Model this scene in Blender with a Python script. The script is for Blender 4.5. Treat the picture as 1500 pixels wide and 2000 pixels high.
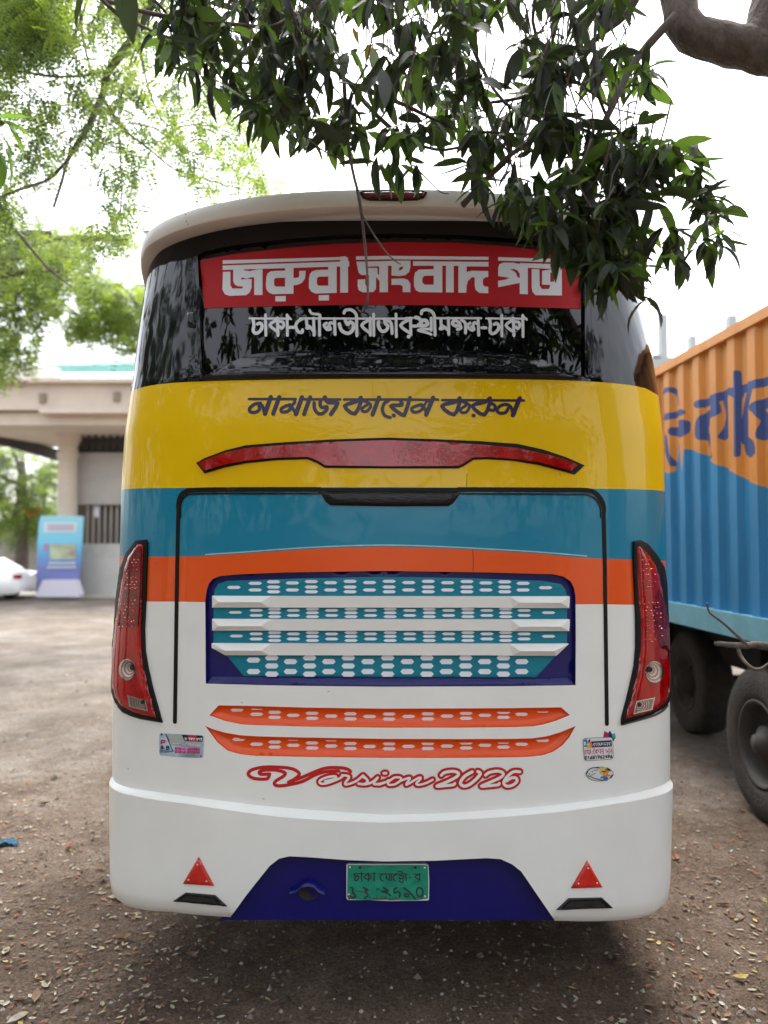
import bpy, bmesh, math, random
import numpy as np
from mathutils import Vector, Matrix
from mathutils.geometry import delaunay_2d_cdt
R = math.radians
rnd = random.Random(7)
for o in list(bpy.data.objects): bpy.data.objects.remove(o)
scn = bpy.context.scene; col = scn.collection

# ------------------------------------------------------------ camera, sky, sun, exposure
CAM_H = 1.88; FPX = 1500.0; PITCH = math.atan(60 / 1500)
cam_d = bpy.data.cameras.new('camera'); cam = bpy.data.objects.new('camera', cam_d); col.objects.link(cam)
cam_d.sensor_fit = 'VERTICAL'; cam_d.sensor_height = 36; cam_d.lens = 27; cam_d.clip_start = .05; cam_d.clip_end = 900
cam.location = (0, 0, CAM_H); cam.rotation_euler = (math.pi / 2 + PITCH, 0, 0)
cam_d.dof.use_dof = True; cam_d.dof.focus_distance = 3.0; cam_d.dof.aperture_fstop = 1.5
scn.camera = cam
w = bpy.data.worlds.new('World'); scn.world = w; w.use_nodes = True
nt = w.node_tree; nt.nodes.clear()
SUN_EL, SUN_AZ = R(66), R(8)          # azimuth from +Y towards +X
sky = nt.nodes.new('ShaderNodeTexSky'); sky.sky_type = 'NISHITA'; sky.sun_disc = False
sky.sun_elevation = SUN_EL; sky.sun_rotation = SUN_AZ; sky.air_density = 1.0; sky.dust_density = 4.0; sky.ozone_density = 1.0
hs = nt.nodes.new('ShaderNodeHueSaturation'); hs.inputs['Saturation'].default_value = .28
bg = nt.nodes.new('ShaderNodeBackground'); bg.inputs['Strength'].default_value = .15
wo = nt.nodes.new('ShaderNodeOutputWorld')
nt.links.new(sky.outputs[0], hs.inputs['Color']); nt.links.new(hs.outputs[0], bg.inputs['Color']); nt.links.new(bg.outputs[0], wo.inputs[0])
sd = bpy.data.lights.new('sun', 'SUN'); sd.energy = .8; sd.angle = R(38); sd.color = (1, .96, .9)
sun = bpy.data.objects.new('sun', sd); col.objects.link(sun)
sdir = Vector((math.sin(SUN_AZ) * math.cos(SUN_EL), math.cos(SUN_AZ) * math.cos(SUN_EL), math.sin(SUN_EL)))
sun.rotation_euler = sdir.to_track_quat('Z', 'Y').to_euler()
vs = scn.view_settings; vs.view_transform = 'Standard'; vs.look = 'None'; vs.gamma = 1; vs.use_curve_mapping = False
vs.exposure = 2.25
scn.cycles.max_bounces = 8; scn.cycles.diffuse_bounces = 4; scn.cycles.caustics_reflective = False; scn.cycles.caustics_refractive = False

# ------------------------------------------------------------ projection helpers
CP, SP = math.cos(PITCH), math.sin(PITCH)
def rays(uv):
    uv = np.asarray(uv, float).reshape(-1, 2)
    x = (uv[:, 0] - 750) / FPX; y = (1000 - uv[:, 1]) / FPX
    return np.stack([x, CP - y * SP, SP + y * CP], 1)
def P(u, v, Y):
    d = rays([(u, v)])[0]; d = d * (Y / d[1])
    return Vector((d[0], d[1], d[2] + CAM_H))
def GP(u, v, z=0.0):                    # point on the ground plane seen at u, v
    d = rays([(u, v)])[0]; t = (z - CAM_H) / d[2]
    return Vector((d[0] * t, d[1] * t, z))
def proj(p):
    x, y, z = p[..., 0], p[..., 1], p[..., 2] - CAM_H
    dep = y * CP + z * SP; up = z * CP - y * SP
    return 750 + FPX * x / dep, 1000 - FPX * up / dep

# ------------------------------------------------------------ materials
def mat(name, c, rough=.5, metal=0, coat=0, noise=0, nscale=6, bump=0, bscale=20, spec=.5, c2=None, detail=4, transl=None, stretch=None, bdist=.02):
    m = bpy.data.materials.new(name); m.use_nodes = True; t = m.node_tree; b = t.nodes['Principled BSDF']
    b.inputs['Base Color'].default_value = (*c, 1); b.inputs['Roughness'].default_value = rough; b.inputs['Metallic'].default_value = metal
    b.inputs['Specular IOR Level'].default_value = spec; b.inputs['Coat Weight'].default_value = coat; b.inputs['Coat Roughness'].default_value = .04
    ge = t.nodes.new('ShaderNodeNewGeometry'); src = ge.outputs['Position']
    if stretch:
        mp = t.nodes.new('ShaderNodeMapping'); mp.inputs['Scale'].default_value = stretch; t.links.new(src, mp.inputs[0]); src = mp.outputs[0]
    if noise or c2:
        n = t.nodes.new('ShaderNodeTexNoise'); n.inputs['Scale'].default_value = nscale; n.inputs['Detail'].default_value = detail; n.inputs['Roughness'].default_value = .65
        t.links.new(src, n.inputs['Vector'])
        r = t.nodes.new('ShaderNodeValToRGB'); r.color_ramp.elements[0].position = .32; r.color_ramp.elements[1].position = .68
        a = c2 if c2 else tuple(x * (1 - noise) for x in c); r.color_ramp.elements[0].color = (*a, 1); r.color_ramp.elements[1].color = (*c, 1)
        t.links.new(n.outputs['Fac'], r.inputs[0]); t.links.new(r.outputs[0], b.inputs['Base Color'])
    if bump:
        n2 = t.nodes.new('ShaderNodeTexNoise'); n2.inputs['Scale'].default_value = bscale; n2.inputs['Detail'].default_value = 3; t.links.new(src, n2.inputs['Vector'])
        bp = t.nodes.new('ShaderNodeBump'); bp.inputs['Strength'].default_value = bump; bp.inputs['Distance'].default_value = bdist
        t.links.new(n2.outputs['Fac'], bp.inputs['Height']); t.links.new(bp.outputs[0], b.inputs['Normal'])
        if coat: t.links.new(bp.outputs[0], b.inputs['Coat Normal'])
    if transl:
        tr = t.nodes.new('ShaderNodeBsdfTranslucent'); tr.inputs[0].default_value = (*transl, 1)
        mx = t.nodes.new('ShaderNodeMixShader'); mx.inputs[0].default_value = .45
        t.links.new(b.outputs[0], mx.inputs[1]); t.links.new(tr.outputs[0], mx.inputs[2]); t.links.new(mx.outputs[0], t.nodes['Material Output'].inputs[0])
    return m
M = {}
def paint(k, c, **kw):
    d = dict(rough=.35, coat=.35, spec=.3, noise=.05, nscale=3, bump=.28, bscale=2.2, bdist=.02); d.update(kw); M[k] = mat('paint_' + k, c, **d)
paint('white', (.80, .81, .78), noise=.10, nscale=1.6, coat=.15); paint('yellow', (.80, .51, .0), noise=.05, coat=.4, spec=.15); paint('teal', (.002, .20, .33)); paint('orange', (.76, .085, .002))
paint('navy', (.005, .005, .12), coat=.2); paint('black', (.0025, .003, .006), coat=0, spec=.5, rough=.07, bump=.38, bscale=1.7, stretch=(3, 3, .35), bdist=.03)
paint('cream', (.80, .80, .77), coat=.2)
M['glass'] = mat('window_glass', (.001, .0012, .0015), rough=.02, spec=.55, bump=.05, bscale=5)
M['rubber'] = mat('rubber', (.004, .004, .0045), spec=.25, rough=.5, noise=.3, nscale=60)
M['glossblack'] = mat('gloss_black_trim', (.003, .0035, .0035), spec=.35, rough=.15, bump=.6, bscale=40, bdist=.004, stretch=(1, 1, 4))
M['red'] = mat('banner_red', (.44, .010, .014), rough=.5, spec=.2)
M['vinyl'] = mat('vinyl_silver', (.76, .78, .84), rough=.45, noise=.05)
M['ink'] = mat('lettering_navy', (.010, .012, .07), rough=.35, c2=(.025, .003, .02), nscale=30)
M['vred'] = mat('lettering_red', (.50, .004, .006), rough=.4)
M['lens'] = mat('lamp_red', (.42, .002, .003), rough=.04, coat=.3, spec=.5, c2=(.24, .001, .002), nscale=16, bump=.08, bscale=60, bdist=.004)
M['lensd'] = mat('lamp_dark_red', (.22, .003, .006), rough=.1, coat=.2, c2=(.05, .001, .003), nscale=30)
M['led'] = mat('led_facet', (.75, .02, .02), rough=.08, metal=.3, coat=1)
M['chrome'] = mat('chrome', (.58, .56, .58), rough=.12, metal=1)
M['darkchrome'] = mat('dark_reflector', (.26, .25, .26), rough=.2, metal=.9)
M['hexi'] = mat('hex_insert', (.74, .78, .86), rough=.4)
M['hexo'] = mat('hex_insert_warm', (.80, .72, .76), rough=.4)
M['meshteal'] = mat('grille_teal', (.002, .19, .27), rough=.4, spec=.3)
M['bead'] = mat('painted_highlight', (.30, .52, .58), rough=.3)
M['plate'] = mat('plate_green', (.004, .27, .17), rough=.45, noise=.25, nscale=25)
M['grime'] = mat('grime', (.03, .035, .03), rough=.8, noise=.5, nscale=90)
M['refl'] = mat('reflector_red', (.72, .012, .006), rough=.15, coat=1, c2=(.40, .004, .003), nscale=9)
M['screw'] = mat('screw', (.7, .66, .6), rough=.3, metal=.7)
M['stk_pale'] = mat('sticker_pale', (.62, .64, .66), rough=.35)
M['stk_blue'] = mat('sticker_blue', (.22, .40, .50), rough=.35, c2=(.45, .52, .60), nscale=25)
M['stk_grey'] = mat('sticker_grey', (.36, .40, .39), rough=.35)
for k, c in dict(p_red=(.45, .01, .05), p_navy=(.008, .012, .06), p_blue=(.02, .15, .42), p_teal=(.03, .33, .42), p_green=(.01, .16, .10), p_yellow=(.62, .42, .10), p_orange=(.62, .20, .02), p_black=(.01, .01, .012), p_pink=(.55, .18, .38), p_mag=(.33, .01, .08)).items():
    M[k] = mat('print_' + k[2:], c, rough=.4)
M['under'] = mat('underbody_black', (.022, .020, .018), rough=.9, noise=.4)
M['tyre'] = mat('tyre_rubber', (.060, .055, .050), rough=.9, noise=.4, nscale=14, bump=.4, bscale=60)
M['rim'] = mat('wheel_rim', (.075, .072, .068), rough=.8, metal=.1, noise=.4, nscale=9)

# ------------------------------------------------------------ object helpers
def tag(o, label=None, cat=None, group=None, kind=None):
    if label: o['label'] = label
    if cat: o['category'] = cat
    if group: o['group'] = group
    if kind: o['kind'] = kind
    return o
def empty(name, loc=(0, 0, 0), label=None, cat=None, group=None):
    o = bpy.data.objects.new(name, None); col.objects.link(o); o.location = loc; o.empty_display_size = .2
    return tag(o, label, cat, group)
def new_obj(name, me, parent=None, mats=None):
    o = bpy.data.objects.new(name, me); col.objects.link(o)
    if mats:
        for m in (mats if isinstance(mats, (list, tuple)) else [mats]): me.materials.append(m)
    if parent:
        o.parent = parent
        r = parent; off = Vector((0, 0, 0))
        while r: off += Vector(r.location); r = r.parent
        o.location = -off
    return o
def mesh_obj(name, verts, faces, m, parent=None, smooth=False, fmat=None):
    me = bpy.data.meshes.new(name); me.from_pydata([tuple(map(float, v)) for v in verts], [], [tuple(map(int, f)) for f in faces])
    if smooth: me.polygons.foreach_set('use_smooth', [True] * len(me.polygons))
    o = new_obj(name, me, parent, m)
    if fmat is not None: me.polygons.foreach_set('material_index', [int(i) for i in fmat])
    me.update(); return o
class MB:
    def __init__(s): s.v = []; s.f = []; s.m = []
    def add(s, v, f, m=0):
        n = len(s.v); s.v += [tuple(a) for a in v]; s.f += [tuple(i + n for i in q) for q in f]; s.m += [m] * len(f)
    def box(s, x0, x1, y0, y1, z0, z1, m=0, ang=0, c=None):
        v = [(x, y, z) for x in (x0, x1) for y in (y0, y1) for z in (z0, z1)]
        if ang:
            c = c or ((x0 + x1) / 2, (y0 + y1) / 2); ca, sa = math.cos(ang), math.sin(ang)
            v = [(c[0] + (a[0] - c[0]) * ca - (a[1] - c[1]) * sa, c[1] + (a[0] - c[0]) * sa + (a[1] - c[1]) * ca, a[2]) for a in v]
        s.add(v, [(0, 1, 3, 2), (4, 6, 7, 5), (0, 4, 5, 1), (2, 3, 7, 6), (0, 2, 6, 4), (1, 5, 7, 3)], m)
    def tube(s, pts, r, seg=6, m=0, rough=0):
        pts = [Vector(p) for p in pts]; n = len(pts)
        rr = [r] * n if isinstance(r, (int, float)) else [r[0] + (r[1] - r[0]) * i / max(1, n - 1) for i in range(n)] if len(r) == 2 else list(r)
        v = []; pu = None
        for i, p in enumerate(pts):
            d = (pts[min(i + 1, n - 1)] - pts[max(i - 1, 0)]).normalized()
            up = pu if pu else (Vector((0, 0, 1)) if abs(d.z) < .9 else Vector((1, 0, 0)))
            a = d.cross(up).normalized(); b = a.cross(d).normalized(); pu = b
            for k in range(seg):
                t = 2 * math.pi * k / seg; q = rr[i] * (1 + (rnd.uniform(-rough, rough) if rough else 0))
                v.append(p + a * math.cos(t) * q + b * math.sin(t) * q)
        f = [(i * seg + k, i * seg + (k + 1) % seg, (i + 1) * seg + (k + 1) % seg, (i + 1) * seg + k) for i in range(n - 1) for k in range(seg)]
        f += [tuple(range(seg))[::-1], tuple((n - 1) * seg + k for k in range(seg))]
        s.add(v, f, m)
    def build(s, name, m, parent=None, smooth=False):
        return mesh_obj(name, s.v, s.f, m, parent, smooth, s.m)
def smooth_path(pts, n=4):
    pts = [Vector(p) for p in pts]; out = []
    for i in range(len(pts) - 1):
        a, b = pts[max(i - 1, 0)], pts[i]; c, d = pts[i + 1], pts[min(i + 2, len(pts) - 1)]
        for k in range(n):
            t = k / n; out.append(.5 * ((2 * b) + (c - a) * t + (2 * a - 5 * b + 4 * c - d) * t * t + (3 * b - a - 3 * c + d) * t ** 3))
    out.append(pts[-1]); return out
def in_poly(pts, poly):
    pts = np.asarray(pts, float); poly = np.asarray(poly, float); x, y = pts[:, 0], pts[:, 1]; c = np.zeros(len(pts), bool)
    for i in range(len(poly)):
        x1, y1 = poly[i - 1]; x2, y2 = poly[i]
        if y1 == y2: continue
        k = ((y1 > y) != (y2 > y)) & (x < (x2 - x1) * (y - y1) / (y2 - y1) + x1); c ^= k
    return c
def densify(poly, step, closed=True):
    out = []; n = len(poly)
    for i in range(n if closed else n - 1):
        a, b = poly[i], poly[(i + 1) % n]; k = max(1, int(math.ceil(math.hypot(b[0] - a[0], b[1] - a[1]) / step)))
        out += [(a[0] + (b[0] - a[0]) * j / k, a[1] + (b[1] - a[1]) * j / k) for j in range(k)]
    if not closed: out.append(tuple(poly[-1]))
    return out
def stroke(pts, wd, caps=True):
    out = []
    for i in range(len(pts) - 1):
        (x1, y1), (x2, y2) = pts[i], pts[i + 1]; L = math.hypot(x2 - x1, y2 - y1) or 1e-6; nx, ny = -(y2 - y1) / L * wd / 2, (x2 - x1) / L * wd / 2
        out.append([(x1 + nx, y1 + ny), (x2 + nx, y2 + ny), (x2 - nx, y2 - ny), (x1 - nx, y1 - ny)])
    rng = range(len(pts)) if caps else range(1, len(pts) - 1)
    for i in rng: out.append([(pts[i][0] + wd / 2 * math.cos(k * math.pi / 4 + .3), pts[i][1] + wd / 2 * math.sin(k * math.pi / 4 + .3)) for k in range(8)])
    return out
def curve2(pts, n=4): return [(p.x, p.y) for p in smooth_path([(a, b, 0) for a, b in pts], n)]

# ------------------------------------------------------------ the rear skin of the bus as a surface
class Surf:
    def __init__(s, sil, yr, D=.5, n=3.0, bump=None):
        s.D = D; s.n = n; s.bump = bump
        a = 1 - np.linspace(1, 0, 400) ** 2.5; b = 1 - np.clip(1 - a ** n, 0, None) ** (1 / n)
        th = np.linspace(0, math.pi / 2, 3000); A = np.sin(th) ** (2 / n); B = 1 - np.cos(th) ** (2 / n)
        L = np.concatenate([[0], np.cumsum(np.hypot(np.diff(A) * 1.25, np.diff(B) * D))]); s.A, s.B, s.L = A, B, L; s.Lh = L[-1]
        s.zt = np.array([p[0] for p in yr]); s.yt = np.array([p[1] for p in yr])
        zf = np.linspace(0, 3.6, 721); yf = np.interp(zf, s.zt, s.yt); kk = np.exp(-(np.arange(-30, 31) * .005 / .035) ** 2); kk /= kk.sum(); s.yt = np.convolve(np.pad(yf, 30, 'edge'), kk, 'valid'); s.zt = zf
        zs = np.linspace(.15, 3.5, 60); Ws = []; xs = []
        sv = np.array([p[0] for p in sil][::-1]); sl = np.array([p[1] for p in sil][::-1]); sr = np.array([p[2] for p in sil][::-1])
        for z in zs:
            y0 = np.interp(z, s.zt, s.yt); ys = y0 + .32
            for _ in range(3):
                v = float(proj(np.array([1.2, ys, z]))[1]); l, r = np.interp(v, sv, sl), np.interp(v, sv, sr)
                half = (r - l) / 2 / FPX; dep = (y0 + D * B) * CP + (z - CAM_H) * SP; k = int(np.argmax(A / dep)); W = half / (A[k] / dep[k]); ys = y0 + D * B[k]
            Ws.append(W); xs.append(((l + r) / 2 - 750) / FPX * ys)
        s.zs, s.Ws, s.xs = zs, np.array(Ws), np.array(xs)
    def W(s, z): return np.interp(z, s.zs, s.Ws)
    def xc(s, z): return np.interp(z, s.zs, s.xs)
    def y0(s, z): return np.interp(z, s.zt, s.yt)
    def ysurf(s, x, z):
        a = np.abs(x - s.xc(z)) / s.W(z); y = s.y0(z) + s.D * (1 - np.clip(1 - np.clip(a, 0, 1) ** s.n, 0, None) ** (1 / s.n))
        y = np.where(a > 1, 99, y)
        if s.bump is not None: y = y - s.bump(x, z)
        return y
    def pos0(s, q, z):
        t = np.abs(q); a = np.interp(t, s.L, s.A); b = np.interp(t, s.L, s.B); x = s.xc(z) + np.sign(q) * s.W(z) * a
        y = s.y0(z) + s.D * b + np.clip(t - s.Lh, 0, None)
        if s.bump is not None: y = y - s.bump(x, z) * (t < s.Lh)
        return np.stack([x, y, z + 0 * x], -1)
    def pos(s, q, z, off=0.0):
        q = np.asarray(q, float); z = np.asarray(z, float); p = s.pos0(q, z); e = 2e-3
        n = np.cross(s.pos0(q + e, z) - s.pos0(q - e, z), s.pos0(q, z + e) - s.pos0(q, z - e)); n /= np.linalg.norm(n, axis=-1, keepdims=True)
        return p + n * np.asarray(off)[..., None] if np.ndim(off) else p + n * off, n
    def qz(s, uv):
        uv = np.asarray(uv, float).reshape(-1, 2); d = rays(uv); d = d / d[:, 1:2]
        Y = np.linspace(2.7, 4.2, 400)[None, :]; x = d[:, 0:1] * Y; z = CAM_H + d[:, 2:3] * Y
        g = Y - s.ysurf(x, z); hit = g >= 0; has = hit.any(1); i = np.where(has, hit.argmax(1), np.argmax(np.where(g < -50, -1e3 - np.abs(np.abs(x - s.xc(z)) / s.W(z)), g), 1))
        lo = Y[0, np.clip(i - 1, 0, 399)]; hi = Y[0, i]
        for _ in range(22):
            m = (lo + hi) / 2; gm = m - s.ysurf(d[:, 0] * m, CAM_H + d[:, 2] * m); lo = np.where(gm < 0, m, lo); hi = np.where(gm < 0, hi, m)
        m = np.where(has, hi, Y[0, i]); x = d[:, 0] * m; z = CAM_H + d[:, 2] * m
        a = np.clip((x - s.xc(z)) / s.W(z), -1, 1); return np.sign(a) * np.interp(np.abs(a), s.A, s.L), z
    def on(s, uv, off=0.0):
        q, z = s.qz(uv); return s.pos(q, z, off)

def cdt(polys, holes=(), step=22, grid=24):
    V = []; F = []; E = []
    for p in polys:
        p = densify(p, step); F.append(list(range(len(V), len(V) + len(p)))); V += p
    for p in holes:
        p = densify(p, step); b = len(V); V += p; E += [(b + i, b + (i + 1) % len(p)) for i in range(len(p))]
    if grid:
        a = np.array(V); x0, y0 = a.min(0); x1, y1 = a.max(0)
        gx = np.arange(x0 + grid / 2, x1, grid); gy = np.arange(y0 + grid / 2, y1, grid)
        g = [(x + .37, y + .21) for x in gx for y in gy]
        if g:
            g = np.array(g); k = np.zeros(len(g), bool)
            for p in polys: k |= in_poly(g, p)
            V += [tuple(x) for x in g[k]]
    v, e, f, _, _, of = delaunay_2d_cdt([Vector(x) for x in V], E, F, 0, 1e-4)
    v = np.array([(a.x, a.y) for a in v]); f = [tuple(x) for x in f]
    c = np.array([v[list(x)].mean(0) for x in f]); ins = np.zeros(len(f), bool)
    for p in polys:
        q = np.array(p, float); m = np.where((c[:, 0] > q[:, 0].min()) & (c[:, 0] < q[:, 0].max()) & (c[:, 1] > q[:, 1].min()) & (c[:, 1] < q[:, 1].max()) & ~ins)[0]
        if len(m): ins[m] = in_poly(c[m], p)
    f = [x for x, kk in zip(f, ins) if kk]
    if holes and f:
        c = np.array([v[list(x)].mean(0) for x in f]); k = np.zeros(len(f), bool)
        for p in holes: k |= in_poly(c, p)
        f = [x for x, kk in zip(f, k) if not kk]
    f = [x if np.cross(v[x[1]] - v[x[0]], v[x[2]] - v[x[0]]) < 0 else x[::-1] for x in f]   # v runs down: this faces the camera
    return v, f
def bound_edges(f):
    d = {}
    for x in f:
        for i in range(len(x)): d[(x[i], x[(i + 1) % len(x)])] = 1
    return [e for e in d if (e[1], e[0]) not in d]
def segdist(p, polys):
    best = np.full(len(p), 1e9)
    for poly in polys:
        for i in range(len(poly)):
            a = np.array(poly[i - 1], float); b = np.array(poly[i], float); ab = b - a; t = np.clip(((p - a) @ ab) / max(ab @ ab, 1e-9), 0, 1)
            best = np.minimum(best, np.linalg.norm(p - (a + t[:, None] * ab), axis=1))
    return best
def skin(name, polys, surf, m, parent, off=.002, holes=(), wall=None, pillow=None, step=22, grid=24, hfun=None):
    """A sheet or slab lying on the bus skin. off: height above the skin, wall: height its rim reaches down to, pillow: (extra height, rim width in px)."""
    v, f = cdt(polys, holes, step, grid)
    h = np.full(len(v), off, float)
    if pillow:
        d = segdist(v, polys); t = np.clip(d / pillow[1], 0, 1); h = off + pillow[0] * np.sqrt(np.clip(1 - (1 - t) ** 2, 0, 1))
    if hfun is not None: h = h + hfun(v)
    p, n = surf.on(v, h); vs_ = list(p); fs = list(f)
    if wall is not None:
        pw, _ = surf.on(v, wall); b = bound_edges(f); ids = {}
        for e in b:
            for i in e:
                for tag_ in (0, 1):
                    if (i, tag_) not in ids: ids[(i, tag_)] = len(vs_); vs_.append(p[i] if tag_ == 0 else pw[i])
        fs += [(ids[(e[1], 0)], ids[(e[0], 0)], ids[(e[0], 1)], ids[(e[1], 1)]) for e in b]
    return mesh_obj(name, vs_, fs, m, parent, True)
def tr(x0, y0, s): return lambda pts: [(x0 + a / s, y0 + b / s) for a, b in pts]

# ============================================================ THE BUS
def lipbump(x, z):
    wx = 1 / (1 + np.exp((np.abs(x) - .78) / .03)); c = 2.556 + .0 * x
    dz = (z - c); g = np.where(dz < 0, np.exp(-(dz / .010) ** 2), .5 + .5 * np.cos(np.clip(dz / .105, 0, 1) * math.pi))
    return .022 * wx * g
SIL = [(1790, 219, 1309), (1480, 219, 1309), (1350, 220, 1308), (1200, 228, 1303), (1100, 233, 1300), (950, 237, 1298), (850, 243, 1295), (760, 256, 1285), (700, 264, 1275), (650, 270, 1264), (600, 277, 1251), (560, 284, 1244), (500, 293, 1235), (300, 300, 1228)]
YR = [(.2, 3.03), (.9, 3.02), (1.4, 3.02), (2.1, 3.03), (2.33, 3.036), (2.38, 3.040), (2.54, 3.062), (2.75, 3.112), (3.3, 3.25)]
body = Surf(SIL, YR, bump=lipbump); plain = Surf(SIL, YR)
BSIL = [(1800, 226, 1303), (1775, 221, 1306), (1740, 216, 1308), (1700, 214, 1310), (1500, 213, 1315), (300, 213, 1315)]
nav_s = Surf(BSIL, [(.2, 3.085), (.34, 3.045), (.5, 3.04), (3.3, 3.04)])
bump_s = Surf(BSIL, [(.2, 3.04), (.34, 3.0), (.5, 2.99), (3.3, 2.99)])
bus = empty('bus', (0.03, 8.0, 0), 'white coach seen from behind, with yellow, teal and orange bands across its back', 'bus')
QE = body.Lh + 7.6
def zline(uv, surf=body):
    q, z = surf.qz(uv); i = np.argsort(q); q, z = q[i], z[i]
    return lambda x: np.interp(x, q, z)
z_by = zline([(258, 764), (280, 756), (310, 750.5), (350, 747), (400, 745), (500, 742.5), (750, 740), (1000, 741), (1100, 743), (1180, 747), (1230, 752), (1262, 759), (1278, 768)])
z_yt = zline([(240, 956), (345, 953), (560, 952), (750, 951.5), (1000, 953), (1190, 955), (1295, 959)])
z_to = zline([(237, 1087), (345, 1087), (395, 1086), (480, 1081), (560, 1075), (650, 1070), (750, 1067.5), (850, 1070), (950, 1075), (1050, 1081), (1120, 1088), (1172, 1091), (1240, 1093), (1297, 1095)])
z_ow = zline([(236, 1173), (345, 1175), (750, 1177), (1175, 1180), (1297, 1181)])
WIN = [(383, 500), (400, 491), (450, 480), (560, 467), (650, 460), (770, 456), (900, 459), (1000, 466), (1090, 478), (1128, 485), (1143, 494), (1145, 600), (1143, 735), (1125, 730), (1090, 715), (1050, 698), (1000, 690), (900, 684), (750, 681), (600, 684), (520, 688), (480, 694), (450, 708), (420, 728), (392, 735), (387, 650)]
GRI = [(401, 1172), (404, 1152), (408, 1140), (416, 1130.5), (430, 1125), (470, 1121.5), (560, 1118), (750, 1115), (950, 1118), (1080, 1121.5), (1100, 1126), (1114, 1135), (1121, 1148), (1124, 1164), (1124.5, 1250), (1124, 1338), (1000, 1340), (750, 1341), (560, 1339), (402, 1335), (401.5, 1250)]
VEN1 = [(427, 1377.5), (500, 1379), (600, 1382), (750, 1384), (900, 1383.5), (1000, 1383), (1096, 1381.5), (1113, 1396.5), (1085, 1408), (1060, 1415), (1040, 1418.5), (1000, 1420), (900, 1421), (750, 1421), (600, 1419), (500, 1416), (473, 1414.5), (440, 1408), (409, 1397)]
VEN2 = [(401, 1418), (420, 1425.5), (440, 1431), (470, 1436), (500, 1438), (600, 1440.5), (750, 1443), (900, 1443.5), (1000, 1443), (1040, 1442), (1070, 1437.5), (1095, 1430), (1124, 1418), (1112, 1440), (1098, 1456), (1080, 1468), (1060, 1475), (1030, 1478), (1000, 1479), (900, 1480), (750, 1480), (600, 1478), (500, 1476), (470, 1473), (445, 1466), (425, 1450)]
def build_body():
    Z0, Z1 = .72, 3.26
    qs = np.concatenate([np.arange(-body.Lh - .1, body.Lh + .11, .035), -np.arange(body.Lh + .2, QE, .6), np.arange(body.Lh + .2, QE, .6), [-QE, QE]])
    qs = np.unique(np.round(qs, 5)); zs = np.unique(np.round(np.concatenate([np.arange(Z0, 2.5, .04), np.arange(2.5, 2.72, .012), np.arange(2.72, Z1, .04), [Z1]]), 5))
    V = []; E = []
    lines = [(z_by, 0), (z_yt, 1), (z_to, 2), (z_ow, 3)]
    for fn, k in lines:
        z = fn(qs); b = len(V); V += list(zip(qs, z)); E += [(b + i, b + i + 1) for i in range(len(qs) - 1)]
    holes = []
    for H in (WIN, GRI, VEN1, VEN2):
        q, z = body.qz(densify(H, 12)); pl = list(zip(q, z)); holes.append(pl); b = len(V); V += pl; E += [(b + i, b + (i + 1) % len(pl)) for i in range(len(pl))]
    lz = np.stack([fn(qs) for fn, _ in lines]); base = len(V)
    rim = []
    for q in qs: rim += [(q, Z0), (q, Z1)]
    V += rim
    for i, q in enumerate(qs):
        for z in zs[1:-1]:
            if np.min(np.abs(lz[:, i] - z)) > .008 and (abs(q) < body.Lh + .3 or (round(z / .04) % 5 == 0)): V.append((q + 1e-4, z + 1e-4))
    v, e, f, _, _, _ = delaunay_2d_cdt([Vector(x) for x in V], E, [], 0, 1e-6)
    v = np.array([(a.x, a.y) for a in v]); f = [tuple(x) for x in f]; c = np.array([v[list(x)].mean(0) for x in f])
    k = np.zeros(len(f), bool)
    for h in holes: k |= in_poly(c, h)
    mi = np.full(len(f), 4)
    for j, (fn, _) in enumerate(lines): mi = np.where((c[:, 1] > fn(c[:, 0])) & (mi == 4), j, mi)
    keep = np.where(~k)[0]; f = [f[i] for i in keep]; mi = mi[keep]
    f = [x if np.cross(v[x[1]] - v[x[0]], v[x[2]] - v[x[0]]) > 0 else x[::-1] for x in f]
    p, n = body.pos(v[:, 0], v[:, 1])
    o = mesh_obj('body', p, f, [M['black'], M['yellow'], M['teal'], M['orange'], M['white']], bus, True, mi)
    o.data.normals_split_custom_set_from_vertices([tuple(a) for a in n]); tag(o, 'body shell banded black, yellow, teal, orange and white')
    return o
build_body()
def recess(name, poly, surf, depth, m, parent, **kw):
    """walls of an opening in the skin"""
    p = densify(poly, 12); a, _ = surf.on(p, .0005); b, _ = surf.on(p, -depth); n = len(p)
    return mesh_obj(name, list(a) + list(b), [(i, (i + 1) % n, n + (i + 1) % n, n + i) for i in range(n)], m, parent, True)
# --- rear window
win = skin('rear_window', [WIN], plain, M['glass'], bus, -.014, step=12); tag(win, 'dark rear window with a red banner across its top')
recess('window_seal', WIN, body, .02, M['black'], win)
for pts in ([(383, 498), (386, 560), (388, 650), (393, 737)], [(1144, 492), (1145, 600), (1145, 735)]):
    skin('window_frame', stroke(pts, 7), plain, M['black'], win, .004, wall=-.014, pillow=(.006, 3), grid=0)
    pts2 = [(a + (-13 if a < 700 else 12), b + (4 if i == 0 else -6 if i == len(pts) - 1 else 0)) for i, (a, b) in enumerate(pts)]
    skin('window_frame', stroke(pts2, 5), body, M['black'], win, .001, wall=-.001, pillow=(.006, 3), grid=0)
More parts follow.
